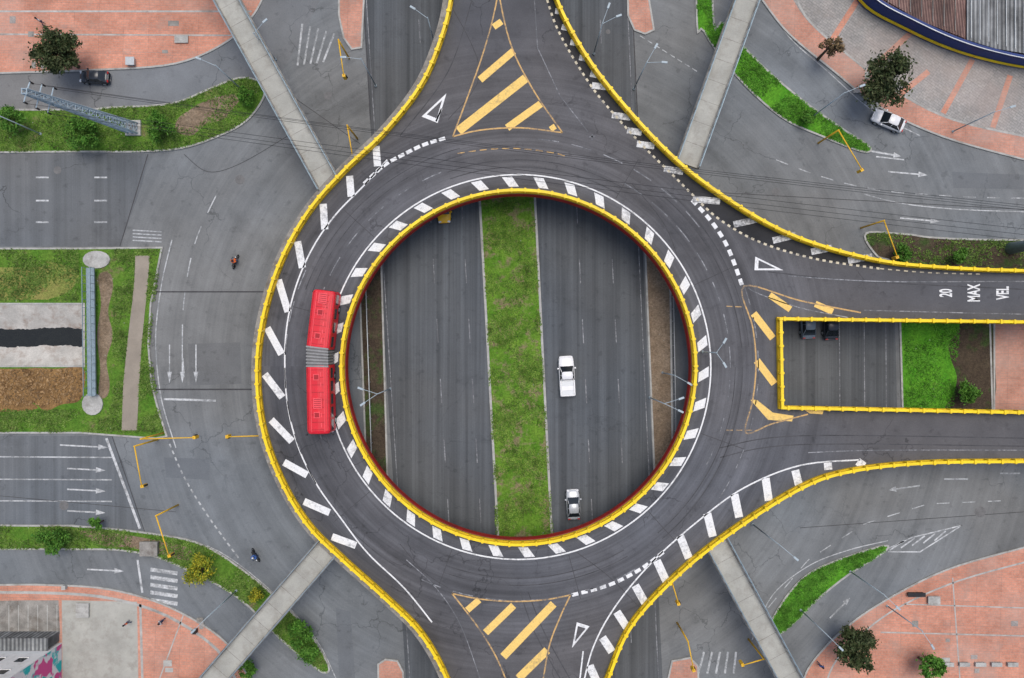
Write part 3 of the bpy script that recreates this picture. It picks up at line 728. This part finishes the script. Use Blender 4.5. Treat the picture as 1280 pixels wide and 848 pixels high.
# lattice mast (slightly leaning) on the north-west island
p=W(168,161); q=W(30,114,19.0)
o=empty('power_pole',(p.x,p.y,0),label='tall pale blue grey lattice power mast on grass island',cat='power pole')
bb=B(); bb.add(boxv(p.x,p.y,.2,1.9,1.9,.4)); P(o,bb.mk('footing',['conc']))
bb=B(); ns=16; ax=(q-p)
def crn(t,k_):
    h_=.62*(1-t)+.24*t; sx,sy=((-1,-1),(1,-1),(1,1),(-1,1))[k_%4]
    return p+ax*t+Vector((sx*h_,sy*h_,0))
for k_ in range(4):
    bb.add(tube(crn(0,k_),crn(1,k_),.11,.08,5))
    for i in range(ns):
        t0,t1=i/ns,(i+1)/ns
        bb.add(tube(crn(t0,k_),crn(t1,k_+1),.05,.05,4)); bb.add(tube(crn(t1,k_),crn(t0,k_+1),.05,.05,4)); bb.add(tube(crn(t1,k_),crn(t1,k_+1),.05,.05,4))
P(o,bb.mk('mast',['mast']))
arms=[]
for t,l in ((.80,1.3),(.89,1.2),(.98,1.0)):
    c0=p+ax*t
    for s in(-1,1):
        bb=B(); e=c0+Vector((.3*s,l*s,0)); bb.add(tube(c0,e,.09,.05,6)); bb.add(tube(e,e-Vector((0,0,.5)),.1,.1,8),1); P(o,bb.mk('crossarm',['mast','dark'])); arms.append(e-Vector((0,0,.5)))
p2=W(1262,311); q2=Vector((p2.x,p2.y,17.5))
o=empty('power_pole',(p2.x,p2.y,0),label='dark green tubular pole beside ramp wall',cat='power pole')
bb=B(); bb.add(tube((p2.x,p2.y,0),q2,.75,.25,14)); P(o,bb.mk('pole',['bluepole'],smooth=True))
arms2=[]
for z,l in ((13.5,1.6),(15.3,1.4),(17.1,1.2)):
    for s in(-1,1):
        bb=B(); e=Vector((p2.x+.3*s,p2.y+l*s,z)); bb.add(tube((p2.x,p2.y,z),e,.09,.05,6)); P(o,bb.mk('crossarm',['bluepole'])); arms2.append(e-Vector((0,0,.1)))
for a,b2 in zip(arms,arms2):
    bb=B(); n=24; prev=None
    for i in range(n+1):
        t=i/n; c=a.lerp(b2,t)-Vector((0,0,2.2*4*t*(1-t)))
        if prev is not None: bb.add(tube(prev,c,.02,.02,4,False))
        prev=c
    bb.mk('power_line',['dark'],label='thin dark overhead power line above junction',cat='power line',group='overhead power lines')
for pth in ([(455,250),(470,690)],[(838,250),(846,690)]):
    P0=[W(*t) for t in pth]; bb=B(); bb.add(stripv(P0,.08,.55,.85))
    for i in range(30):
        c=P0[0].lerp(P0[1],i/29); bb.add(boxv(c.x,c.y,.4,.1,.1,.8))
    bb.mk('crash_barrier',['steel'],label='grey steel crash barrier beside freeway',cat='crash barrier',group='crash barriers beside the freeway')

# ------------------------------------------------------------ trees
def foliage(c,rx,rz,K,n,leaf,rnd):
    v=[];f=[]
    cl=[]
    for i in range(K):
        while True:
            d=Vector((rnd.uniform(-1,1),rnd.uniform(-1,1),rnd.uniform(-1,1)))
            if .35<d.length<1: break
        cl.append((Vector((d.x*rx*.82,d.y*rx*.82,d.z*rz*.8)),rnd.uniform(.12,.27)*rx))
    for i in range(n):
        cc,r=cl[rnd.randrange(K)]
        p=c+cc+Vector((rnd.gauss(0,r*.6),rnd.gauss(0,r*.6),rnd.gauss(0,r*.5)))
        a=Vector((rnd.gauss(0,1),rnd.gauss(0,1),rnd.gauss(0,.6))).normalized(); b_=a.cross(Vector((rnd.gauss(0,1),rnd.gauss(0,1),rnd.gauss(0,1)))).normalized()
        s=leaf*rnd.uniform(.6,1.3); o=len(v)
        v+=[p-a*s,p+b_*s*.45,p+a*s,p-b_*s*.45]; f.append((o,o+1,o+2,o+3))
    return v,f,cl
def tree(x,y,h,r,mat,n,label,cat='tree',name='tree',leaf=.22,K=26,flat=.6):
    rnd=random.Random(int(x*7+y)); zc=h-r*flat
    p=W(x,y,zc); c=Vector((p.x,p.y,zc)); o=empty(name,(p.x,p.y,.12),label=label,cat=cat)
    v,f,cl=foliage(c,r,r*flat,K,n,leaf,rnd)
    bb=B(); top=Vector((p.x+rnd.uniform(-.3,.3),p.y,zc-r*.2)); bb.add(tube((p.x,p.y,.0),top,.05+h*.03,.03+h*.017,8))
    for cc,_ in cl[:10]: bb.add(tube(top-Vector((0,0,rnd.uniform(0,.3)*zc)),c+cc*.9,.02+h*.009,.02,5))
    P(o,bb.mk('trunk',['bark'])); P(o,mk('crown',v,f,mat))
tree(70,66,6.5,3.2,'leafd',5600,'dark leafy tree on brick plaza')
tree(1110,99,7,3.5,'leafd',5000,'dark leafy tree on grey plaza',K=30)
tree(1040,58,5,1.6,'leafb',700,'sparse brown tree on plaza edge',K=12)
tree(1074,812,6,2.8,'leafd',5000,'dark dense tree on brick plaza')
tree(1165,835,4,1.7,'leafg',1500,'small green tree on brick plaza')
for x,y,r,mt,lab in ((103,166,2.6,'leafg','rounded green bush on grassy island'),(198,157,2.0,'leafg','green bush on grassy island'),(14,150,1.9,'leafg','green bush on grassy island'),(65,674,2.1,'leafg','dark green bush on grass strip'),(249,714,2.1,'leafy','yellow flowering bush on grass strip'),(372,793,2.0,'leafg','green bush on grass strip'),(385,815,1.4,'leafg','small green bush on grass strip'),(1212,492,1.5,'leafg','green bush below the ramp opening'),(310,838,1.3,'leafg','small green bush on plaza'),(1010,146,1.0,'leafg','small shrub on grass strip'),(320,745,1.0,'leafy','small shrub on grass strip'),(120,655,.9,'leafg','small shrub on grass strip'),(1130,318,1.2,'leafg','shrub on dark verge'),(1200,320,1.0,'leafg','shrub on dark verge'),(306,120,1.2,'leafg','low shrub on island tip')):
    tree(x,y,1.2+r*1.0,r,mt,int(1300*r),lab,'bush','bush',leaf=.16,K=20,flat=.55)
def inside(p,poly_):
    x,y=p;c=False;j=len(poly_)-1
    for i in range(len(poly_)):
        xi,yi=poly_[i];xj,yj=poly_[j]
        if (yi>y)!=(yj>y) and x<(xj-xi)*(y-yi)/(yj-yi)+xi:c=not c
        j=i
    return c
def tufts(poly_,n,bbx,label,s=.16,mat='tuft',excl=(),thr=-.4):
    v=[];f=[];k_=0;t=0
    while k_<n and t<n*12:
        t+=1; x=R.uniform(bbx[0],bbx[2]);y=R.uniform(bbx[1],bbx[3])
        if not inside((x,y),poly_):continue
        if any(inside((x,y),e) for e in excl):continue
        if math.sin(x*.09+math.sin(y*.05)*2)+math.sin(y*.11+x*.03)+R.uniform(-1,1)<thr: continue
        k_+=1; p=W(x,y); p.z=.15
        for q in range(3):
            a=R.uniform(0,6.28);l=s*R.uniform(.6,1.6); d=Vector((math.cos(a)*l,math.sin(a)*l,R.uniform(.05,.28))); e=Vector((-d.y,d.x,0)).normalized()*.05
            o=len(v); v+=[p-e,p+e,p+d]; f.append((o,o+1,o+2))
    mk('grass',v,f,mat,kind='stuff',label=label,cat='grass')
tufts([(602,250),(667,250),(692,670),(620,670)],8000,(598,235,694,680),'weedy grass tufts on freeway median',mat='tuftm',thr=.2)
for i,(p,bb_) in enumerate(zip(islpx[:4],((0,98,332,192),(870,0,1087,192),(0,656,412,842),(963,680,1106,793)))): tufts(p,5000 if i in(0,2) else 3500,bb_,'grass tufts on traffic island',mat='tuft' if i in(0,2) else 'tuftb')
tufts(islpx[4],1200,(1082,290,1290,340),'weeds on dark verge')
land=[(100,310),(142,310),(142,500),(134,522),(100,522)]
tufts([(0,312),(203,312),(188,430),(205,540),(0,540),(0,512),(106,512),(106,376),(0,376)],6500,(0,312,206,540),'grass tufts on canal bank',excl=(pathpx,land))
def rubble(poly_,n,bbx,label,mat,s):
    v=[];f=[]
    k_=0
    while k_<n:
        x=R.uniform(bbx[0],bbx[2]);y=R.uniform(bbx[1],bbx[3])
        if not inside((x,y),poly_):continue
        k_+=1;p=W(x,y);r=s*R.uniform(.3,1.3)
        bv,bf=boxv(0,0,0,r,r*R.uniform(.4,1),r*R.uniform(.3,.8),R.uniform(0,3)); o=len(v)
        v+=[Vector((q.x+p.x+R.uniform(-.3,.3)*r,q.y+p.y+R.uniform(-.3,.3)*r,q.z+.15+r*.1+R.uniform(-.1,.1)*r)) for q in bv]; f+=[tuple(i+o for i in t) for t in bf]
    mk('rubble',v,f,mat,kind='stuff',label=label,cat='rubble')
rubble([(0,462),(102,462),(104,488),(90,504),(0,508)],700,(0,460,106,510),'brown earth clods on canal bank','rubble',.22)
tufts([(1130,390),(1200,390),(1190,520),(1130,520)],1800,(1128,388,1200,520),'grass tufts below ramp opening',mat='tuftb')

# ------------------------------------------------------------ buildings
c0=W(78,803); Hb=13; V=Vector
o=empty('mural_building',(c0.x,c0.y,.12),label='white multi storey building with colourful painted side wall',cat='building')
def quadb(name,a,b_,c,d,mat,par): return P(par,mk(name,[a,b_,c,d],[(0,1,2,3)],mat))
x0=c0.x-26;x1=c0.x;y1=c0.y;y0=c0.y-22
bb=B(); bb.add(boxv((x0+x1)/2,(y0+y1)/2,Hb/2+.1,x1-x0,y1-y0,Hb)); P(o,bb.mk('wall',['wallw']))
bb=B(); bb.add(boxv((x0+x1)/2,(y0+y1)/2,Hb+.25,x1-x0+.3,y1-y0+.3,.3)); P(o,bb.mk('roof',['concd']))
quadb('painted_mural',V((x1+.02,y1-.1,.2)),V((x1+.02,y1-.1,Hb)),V((x1+.02,y0,Hb)),V((x1+.02,y0,.2)),'mural',o)
for fl_ in range(4):
    for i in range(9):
        cx=x1-1.8-i*2.7; z=1.9+fl_*3.1
        bb=B(); bb.add(boxv(cx,y1+.02,z,1.0,.06,1.0)); bb.add(boxv(cx,y1+.05,z-.56,1.2,.12,.1),1); P(o,bb.mk('window',['glass','wallw']))
bb=B(); bb.add(boxv(W(30,0).x,W(0,795).y,1.3,9.0,1.2,2.4)); bb.add(boxv(W(30,0).x,W(0,795).y,2.55,9.3,1.5,.1))
bb.mk('shed',['roof2'],label='low corrugated metal shed beside building',cat='shed')
ZR=2.4
edge=spl([(1062,-40),(1092,0),(1140,27),(1190,50),(1240,66),(1300,78),(1400,90)],5)
ew=[W(a,b_,ZR)[:2] for a,b_ in edge]
o=empty('market_hall',(W(1180,20).x,W(1180,20).y,0),label='low building with blue edged ribbed metal roof',cat='building')
far=[W(1400,-200,ZR)[:2],W(1062,-200,ZR)[:2]]
P(o,polyw('wall',[ew+far],ZR,'roof1',ZR-.1,'blue'))
v,f=stripv([Vector((a,b_,0)) for a,b_ in ew],.35,ZR-.4,ZR+.35,False,.2); P(o,mk('fascia',v,f,'blue'))
v,f=stripv([Vector((a,b_,0)) for a,b_ in ew],.10,ZR+.36,ZR+.42,False,-.0); P(o,mk('trim',v,f,'steel'))
v,f=stripv([Vector((a,b_,0)) for a,b_ in ew],.10,.5,.9,False,-.08); P(o,mk('stripe',v,f,'rail'))
def rp(pts,z,mat): 
    return P(o,polyw('roof_panel',[[W(a,b_,z)[:2] for a,b_ in pts]],z,mat,.12))
rp([(1102,-60),(1206,-60),(1206,48),(1150,26),(1106,0)],ZR+.15,'roof1')
rp([(1209,-60),(1300,-60),(1300,70),(1245,61),(1209,50)],ZR+.3,'roof2')
for x in range(1214,1290,11):
    a=W(x,-50,ZR+.4);b_=W(x,min(66,46+(x-1209)*.25),ZR+.4); v,f=stripv([a,b_],.07,ZR+.3,ZR+.42); P(o,mk('roof_rib',v,f,'steel'))
for x in range(1110,1204,14):
    a=W(x,-50,ZR+.2);b_=W(x,2+(x-1106)*.42,ZR+.2); v,f=stripv([a,b_],.06,ZR+.15,ZR+.26); P(o,mk('roof_rib',v,f,'concd'))

# ------------------------------------------------------------ vehicles
def loft(secs,zb=.3):
    v=[];f=[];n=None
    for x,w,zt in secs:
        ring=[(-w*.9,zb),(-w,zb+.18),(-w*1.0,zt-.22),(-w*.96,zt-.07),(-w*.84,zt),(-w*.3,zt+.015),(w*.3,zt+.015),(w*.84,zt),(w*.96,zt-.07),(w*1.0,zt-.22),(w,zb+.18),(w*.9,zb)]
        n=len(ring); v+=[V((x,a,b)) for a,b in ring]
    for i in range(len(secs)-1):
        for j in range(n):
            k_=(j+1)%n; f.append((i*n+j,i*n+k_,(i+1)*n+k_,(i+1)*n+j))
    f.append(tuple(range(n))); f.append(tuple(reversed(range((len(secs)-1)*n,len(secs)*n))))
    return v,f
def car(x,y,head,label,mat,L=4.5,Wd=1.85,kind='car',name='car'):
    p=W(x,y); o=empty(name,(p.x,p.y,.02),math.radians(head),label=label,cat=kind)
    w=Wd/2; h=L/2
    def C(b,nm,mats,sm=False,par=None):
        ob=b.mk(nm,mats,smooth=sm); ob.parent=par or o; return ob
    if kind=='pickup truck':
        secs=[(-h,w*.9,.95),(-h*.97,w*.97,1.0),(-h*.5,w,1.0),(0,w,1.0),(h*.3,w,1.0),(h*.6,w*.98,.98),(h*.85,w*.93,.9),(h*.97,w*.82,.78),(h,w*.7,.66)]
        base=(-h*.18,h*.50);top=(-h*.12,h*.22);zr=1.68;zb=.98
    else:
        secs=[(-h,w*.78,.72),(-h*.96,w*.88,.86),(-h*.8,w*.97,.93),(-h*.3,w,.94),(h*.3,w,.92),(h*.6,w*.98,.88),(h*.82,w*.92,.80),(h*.95,w*.80,.70),(h,w*.66,.60)]
        base=(-h*.82,h*.50);top=(-h*.48,h*.10);zr=1.45;zb=.90
    b=B(); b.add(loft(secs))
    bw,tw=w*.92,w*.68
    bc=[V((base[0],-bw,zb)),V((base[1],-bw*.95,zb)),V((base[1],bw*.95,zb)),V((base[0],bw,zb))]
    tcn=[V((top[0],-tw,zr)),V((top[1],-tw,zr)),V((top[1],tw,zr)),V((top[0],tw,zr))]
    for a,c in zip(bc,tcn): b.add(tube(a,c,.045,.035,6))
    mx=(top[0]+top[1])/2
    for s in(-1,1): b.add(tube((mx,s*bw*.99,zb),(mx,s*tw*1.01,zr),.03,.03,6))
    C(b,'body',[mat],True)
    def q(nm,pts):
        cen=sum(pts,V((0,0,0)))/4; pts=[cen+(t-cen)*.985+V((0,0,.035)) for t in pts]
        ob=mk(nm,pts,[(0,1,2,3)],'glass'); ob.parent=o
    q('windscreen',[bc[1],bc[2],tcn[2],tcn[1]]); q('rear_window',[bc[3],bc[0],tcn[0],tcn[3]]); q('side_window',[bc[0],bc[1],tcn[1],tcn[0]]); q('side_window',[bc[2],bc[3],tcn[3],tcn[2]])
    b=B(); rs=[(top[0]-.04,tw*.85,zr+.0),(top[0]+.12,tw,zr+.05),(mx,tw*1.02,zr+.08),(top[1]-.12,tw,zr+.05),(top[1]+.04,tw*.85,zr)]
    v=[];f=[]
    for a,ww,z in rs: v+=[V((a,-ww,z-.02)),V((a,-ww*.8,z+.05)),V((a,ww*.8,z+.05)),V((a,ww,z-.02))]
    for i in range(4):
        for j in range(3): f.append((i*4+j,(i+1)*4+j,(i+1)*4+j+1,i*4+j+1))
    b.add((v,f)); C(b,'roof',[mat],True)
    if kind=='pickup truck':
        x0_,x1_=-h*.95,-h*.22
        b=B(); b.add(boxv((x0_+x1_)/2,0,1.035,x1_-x0_,w*1.5,.03)); C(b,'cargo_bed',['csilver'])
        b=B()
        for s in(-1,1): b.add(boxv((x0_+x1_)/2,s*w*.86,1.1,x1_-x0_,.14,.16))
        b.add(boxv(x0_,0,1.1,.1,w*1.7,.16)); b.add(boxv((x0_+x1_)/2,0,1.09,.5,w*1.5,.05)); C(b,'bed_side',[mat])
    for sx in (-.62,.62):
        for s in(-1,1):
            b=B(); b.add(tube((h*sx,s*(w-.2),.33),(h*sx,s*(w+.015),.33),.33,.33,14)); wh=C(b,'wheel',['tyre'])
            b=B(); b.add(tube((h*sx,s*(w+.01),.33),(h*sx,s*(w+.03),.33),.2,.19,10)); r_=b.mk('rim',['steel']); r_.parent=wh
    for s in(-1,1):
        b=B(); b.add(boxv(h*.93,s*w*.66,.70,.22,.34,.12,-s*.35)); C(b,'headlight',['head'])
        b=B(); b.add(boxv(-h*.965,s*w*.68,.82,.12,.30,.14,s*.15)); C(b,'tail_light',['tail'])
        b=B(); b.add(boxv(base[1]-.25,s*(w+.07),zb+.1,.16,.2,.14)); C(b,'mirror',[mat])
    b=B(); b.add(boxv(h*.98,0,.5,.1,w*1.1,.16)); C(b,'grille',['dark'])
    return o
car(708,470,93,'white pickup truck driving on the freeway','cwhite',5.0,1.95,'pickup truck','pickup_truck')
car(716,629,93,'silver hatchback driving on the freeway','csilver',3.7,1.7)
car(1107,153,157,'silver white sedan on the curving side road','cwhite',4.1,1.75)
car(122,99,178,'dark car on the curved street beside the plaza','cblack',3.6,1.55)
car(1007,402,92,'blue grey car waiting below the ramp','cgrey',4.3,1.75)
car(1035,402,92,'dark car waiting below the ramp','cblack',4.6,1.8)
car(555,260,274,'yellow taxi car emerging from under the deck','ctaxi',4.0,1.7,'taxi','taxi')
def rbox(L,w,z0,z1,r=.28,fr=1,bk=1):
    v=[];f=[]
    xs=[(-L/2,.80 if bk else .97),(-L/2+.08,.91 if bk else .98),(-L/2+.35,1),(L/2-.35,1),(L/2-.08,.91 if fr else .98),(L/2,.80 if fr else .97)]
    for x,k_ in xs:
        ww=w/2*k_; zt=z1-(1-k_)*.9
        ring=[(-ww,z0),(-ww,zt-r),(-ww+r*.12,zt-r*.5),(-ww+r*.5,zt-r*.12),(-ww+r,zt),(0,zt+.05),(ww-r,zt),(ww-r*.5,zt-r*.12),(ww-r*.12,zt-r*.5),(ww,zt-r),(ww,z0)]
        v+=[V((x,a,b)) for a,b in ring]
    n=11
    for i in range(5):
        for j in range(n): f.append((i*n+j,i*n+(j+1)%n,(i+1)*n+(j+1)%n,(i+1)*n+j))
    f.append(tuple(range(n))); f.append(tuple(reversed(range(5*n,6*n))))
    return v,f
zroof=3.1
A1=W(398,543,ZD+zroof);A0=W(396.5,457,ZD+zroof);B1=W(396.5,436,ZD+zroof);B0=W(405,363,ZD+zroof)
bus=empty('articulated_bus',((A0.x+B1.x)/2,(A0.y+B1.y)/2,ZD),label='long red articulated bus rounding the elevated ring',cat='bus')
def busec(a,b,front):
    c=(a+b)/2; d=b-a; L=d.length; rot=math.atan2(d.y,d.x); w=2.6
    sec=empty('front_section' if front else 'rear_section',(c.x-bus.location.x,c.y-bus.location.y,0),rot); sec.parent=bus
    def C(b_,nm,mats,sm=False): ob=b_.mk(nm,mats,smooth=sm); ob.parent=sec; return ob
    q=B(); q.add(rbox(L,w,.35,zroof,.3,front,not front)); C(q,'body',['bus'],False)
    for s in(-1,1):
        n=int(L/1.35)
        for i in range(n): q=B(); q.add(boxv(-L/2+.9+i*(L-1.8)/(n-1),s*(w/2+.004),1.9,1.15,.03,.95)); C(q,'side_window',['glass'])
    e=1 if front else -1
    q=B(); q.add(boxv(e*(L/2-.02),0,1.95,.14,w*.74,1.3)); C(q,'windscreen' if front else 'rear_window',['glass'])
    if front:
        q=B(); q.add(boxv(L/2-.02,0,2.76,.2,w*.62,.2)); C(q,'destination_sign',['dark'])
        for s in(-1,1):
            q=B(); q.add(boxv(L/2+.02,s*.95,.8,.1,.3,.2)); C(q,'headlight',['head'])
            q=B(); q.add(tube((L/2-.2,s*1.2,2.6),(L/2+.15,s*1.45,2.6),.03,.03,5)); q.add(boxv(L/2+.15,s*1.48,2.4,.1,.14,.4)); C(q,'mirror',['dark'])
    else:
        for s in(-1,1):
            q=B(); q.add(boxv(-L/2-.01,s*1.0,.9,.06,.25,.4)); C(q,'tail_light',['tail'])
    q=B()
    for s in(-1,1): q.add(boxv(0,s*.74,zroof+.03,L*.94,.07,.06),0); q.add(boxv(0,s*1.08,zroof-.0,L*.94,.04,.06),1)
    for i in range(9): q.add(boxv(-L/2+.5+i*(L-1.0)/8,0,zroof+.035,.05,w*.52,.04),1)
    for i in range(6): q.add(boxv(-L/2+1.0+i*(L-2.0)/5,.38,zroof+.055,.5,.12,.03),0)
    C(q,'roof_seams',['busl','busd'])
    for i,t in enumerate(((-.33,.22) if front else (-.12,.28))):
        q=B(); q.add(boxv(t*L,-.1,zroof+.09,.7,.7,.1)); q.add(boxv(t*L,-.1,zroof+.15,.5,.5,.02),1); C(q,'roof_hatch',['busl','busd'])
    q=B(); q.add(boxv((.05 if front else -.36)*L,0,zroof+.1,1.2,1.0,.13)); 
    for k_ in range(5): q.add(boxv((.05 if front else -.36)*L-.44+k_*.22,0,zroof+.175,.07,.8,.02),1)
    C(q,'ventilation_unit',['busl','busd'])
    for sx in ((.33,-.33) if front else (-.2,)):
        for s in(-1,1):
            q=B(); q.add(tube((sx*L,s*(w/2-.3),.48),(sx*L,s*(w/2+.01),.48),.48,.48,16)); wh=C(q,'wheel',['tyre'])
            q=B(); q.add(tube((sx*L,s*(w/2),.48),(sx*L,s*(w/2+.03),.48),.26,.24,12)); r_=q.mk('rim',['steel']); r_.parent=wh
busec(A0,A1,True); busec(B0,B1,False)
q=B(); n=13
for i in range(n):
    t=i/(n-1); c=(B1+V((0,.1,0))).lerp(A0-V((0,.1,0)),t); c=c-bus.location; q.add(boxv(c.x,c.y,1.78,2.5-(.14 if i%2 else 0),.17,2.74-(.12 if i%2 else 0),math.radians(-6*(1-t)-1)),0 if i%2 else 1)
ob=q.mk('bellows',['bellow','bellow2']); ob.parent=bus

# ------------------------------------------------------------ people
def skinned(name,joints,edges,mat,parent):
    me=bpy.data.meshes.new(name); me.from_pydata([j[0] for j in joints],edges,[]); me.materials.append(M[mat])
    ob=bpy.data.objects.new(name,me); sc.collection.objects.link(ob); ob.parent=parent
    md=ob.modifiers.new('Skin','SKIN')
    for i,j in enumerate(joints):
        sv=me.skin_vertices[0].data[i]; sv.radius=(j[1],j[1]); sv.use_root=(i==0)
    s=ob.modifiers.new('Sub','SUBSURF'); s.levels=1; s.render_levels=1
    return ob
def person(x,y,rot,label,shirt,sit=False,z=.12):
    p=W(x,y,z); o=empty('person',(p.x,p.y,z),rot,label=label,cat='person')
    if not sit:
        J=[((0,0,.92),.14),((0,0,1.15),.13),((0,0,1.38),.15),((0,0,1.5),.055),((.02,0,1.63),.095),
           ((0,.1,.88),.09),((.12,.1,.48),.065),((.05,.1,.08),.045),((.2,.1,.04),.045),
           ((0,-.1,.88),.09),((-.05,-.1,.48),.065),((-.25,-.1,.1),.045),((-.12,-.1,.04),.045),
           ((0,.2,1.38),.06),((-.06,.25,1.1),.045),((.08,.25,.88),.035),((0,-.2,1.38),.06),((.06,-.25,1.1),.045),((.2,-.24,.92),.035)]
    else:
        J=[((-.2,0,.85),.15),((-.15,0,1.08),.14),((-.06,0,1.3),.16),((0,0,1.42),.06),((.05,0,1.54),.12),
           ((-.15,.14,.82),.09),((.25,.22,.75),.07),((.15,.2,.35),.05),((.3,.2,.3),.05),
           ((-.15,-.14,.82),.09),((.25,-.22,.75),.07),((.15,-.2,.35),.05),((.3,-.2,.3),.05),
           ((-.05,.22,1.3),.07),((.15,.32,1.1),.05),((.42,.3,1.05),.04),((-.05,-.22,1.3),.07),((.15,-.32,1.1),.05),((.42,-.3,1.05),.04)]
    E=[(0,1),(1,2),(2,3),(3,4),(0,5),(5,6),(6,7),(7,8),(0,9),(9,10),(10,11),(11,12),(2,13),(13,14),(14,15),(2,16),(16,17),(17,18)]
    skinned('body',J,E,'jean',o)
    T=[J[1],J[2],J[13],J[14],J[16],J[17]]; T=[(a,r+.025) for a,r in T]
    skinned('shirt',T,[(0,1),(1,2),(2,3),(1,4),(4,5)],shirt,o)
    hp=V(J[4][0])
    v=[];f=[];nn=10
    for i in range(5):
        t=i/4*1.6; rr=.125*math.cos(t*.95) if i<4 else .01; v+=[V((hp.x+rr*math.cos(a*2*math.pi/nn)-.015,hp.y+rr*math.sin(a*2*math.pi/nn),hp.z+.01+.14*math.sin(t))) for a in range(nn)]
    for i in range(4):
        for j in range(nn): f.append((i*nn+j,i*nn+(j+1)%nn,(i+1)*nn+(j+1)%nn,(i+1)*nn+j))
    ob=mk('helmet' if sit else 'hair',v,f,'cwhite' if (sit and shirt=='bcloth') else 'hair',smooth=True); ob.parent=o
    return o
def moto(x,y,rot,label,mat):
    p=W(x,y); o=empty('motorcycle',(p.x,p.y,.02),rot,label=label,cat='motorcycle')
    for sx in(-.65,.65):
        b=B(); 
        for i in range(16):
            a=2*math.pi*i/16;c=2*math.pi*(i+1)/16; b.add(tube((sx+.27*math.cos(a),0,.31+.27*math.sin(a)),(sx+.27*math.cos(c),0,.31+.27*math.sin(c)),.06,.06,6,False))
        b.add(tube((sx,-.06,.31),(sx,.06,.31),.06,.06,8)); ob=b.mk('wheel',['tyre']); ob.parent=o
    b=B(); b.add(boxv(0,0,.5,.6,.28,.36)); b.add(tube((-.6,0,.32),(.1,0,.6),.05,.05,6)); b.add(tube((.65,0,.32),(.42,0,1.0),.045,.045,6)); ob=b.mk('frame',['dark']); ob.parent=o
    b=B(); b.add(loft([(-.02,.06,.86),(.12,.15,.9),(.3,.16,.92),(.42,.08,.9)],.68)); ob=b.mk('fuel_tank',[mat]); ob.parent=o
    b=B(); b.add(boxv(-.35,0,.76,.65,.26,.1)); ob=b.mk('seat',['dark']); ob.parent=o
    b=B(); b.add(tube((.42,-.36,1.02),(.42,.36,1.02),.025,.025,6)); ob=b.mk('handlebar',['dark']); ob.parent=o
    b=B(); b.add(tube((.5,0,.85),(.6,0,.85),.09,.09,8)); ob=b.mk('headlight',['head']); ob.parent=o
moto(296,328,math.radians(70),'small dark motorcycle on the wide road','orange'); person(296,328,math.radians(70),'motorcyclist in orange jacket seated on motorcycle','orange',True,.02)
moto(321,693,math.radians(-60),'small blue motorcycle on the wide road','bcloth'); person(321,693,math.radians(-60),'motorcyclist in blue jacket seated on motorcycle','bcloth',True,.02)
for x,y,r,s,l in ((206,774,.3,'wcloth','pedestrian in white shirt walking on plaza'),(163,776,2,'orange','pedestrian in orange top walking on plaza'),(1022,828,1.2,'bcloth','pedestrian in blue top walking on plaza'),(55,30,1,'wcloth','pedestrian in white shirt walking on plaza')):
    person(x,y,r,l,s)

# ------------------------------------------------------------ light, camera
w=bpy.data.worlds.new('World'); sc.world=w; w.use_nodes=True
nt=w.node_tree; bg=nt.nodes['Background']; sky=nt.nodes.new('ShaderNodeTexSky'); sky.sky_type='NISHITA'; sky.sun_disc=False
EL,AZ=math.radians(74),math.radians(20)
sky.sun_elevation=EL; sky.sun_rotation=AZ; sky.dust_density=4; sky.ozone_density=.5
nt.links.new(sky.outputs[0],bg.inputs[0]); bg.inputs[1].default_value=.15
sl=bpy.data.lights.new('sun','SUN'); sl.energy=1.5; sl.angle=math.radians(35); sl.color=(1,.97,.92)
so=bpy.data.objects.new('sun',sl); sc.collection.objects.link(so)
d=V((math.sin(AZ)*math.cos(EL),math.cos(AZ)*math.cos(EL),math.sin(EL)))
so.rotation_euler=d.to_track_quat('Z','Y').to_euler()
cam=bpy.data.cameras.new('camera'); co=bpy.data.objects.new('camera',cam); sc.collection.objects.link(co)
co.location=(0,0,CH); co.rotation_euler=(0,0,0); cam.sensor_width=36; cam.lens=36*CH/128; cam.clip_end=3000; cam.clip_start=.5
sc.camera=co
sc.view_settings.view_transform='Standard'; sc.view_settings.look='None'; sc.view_settings.exposure=0
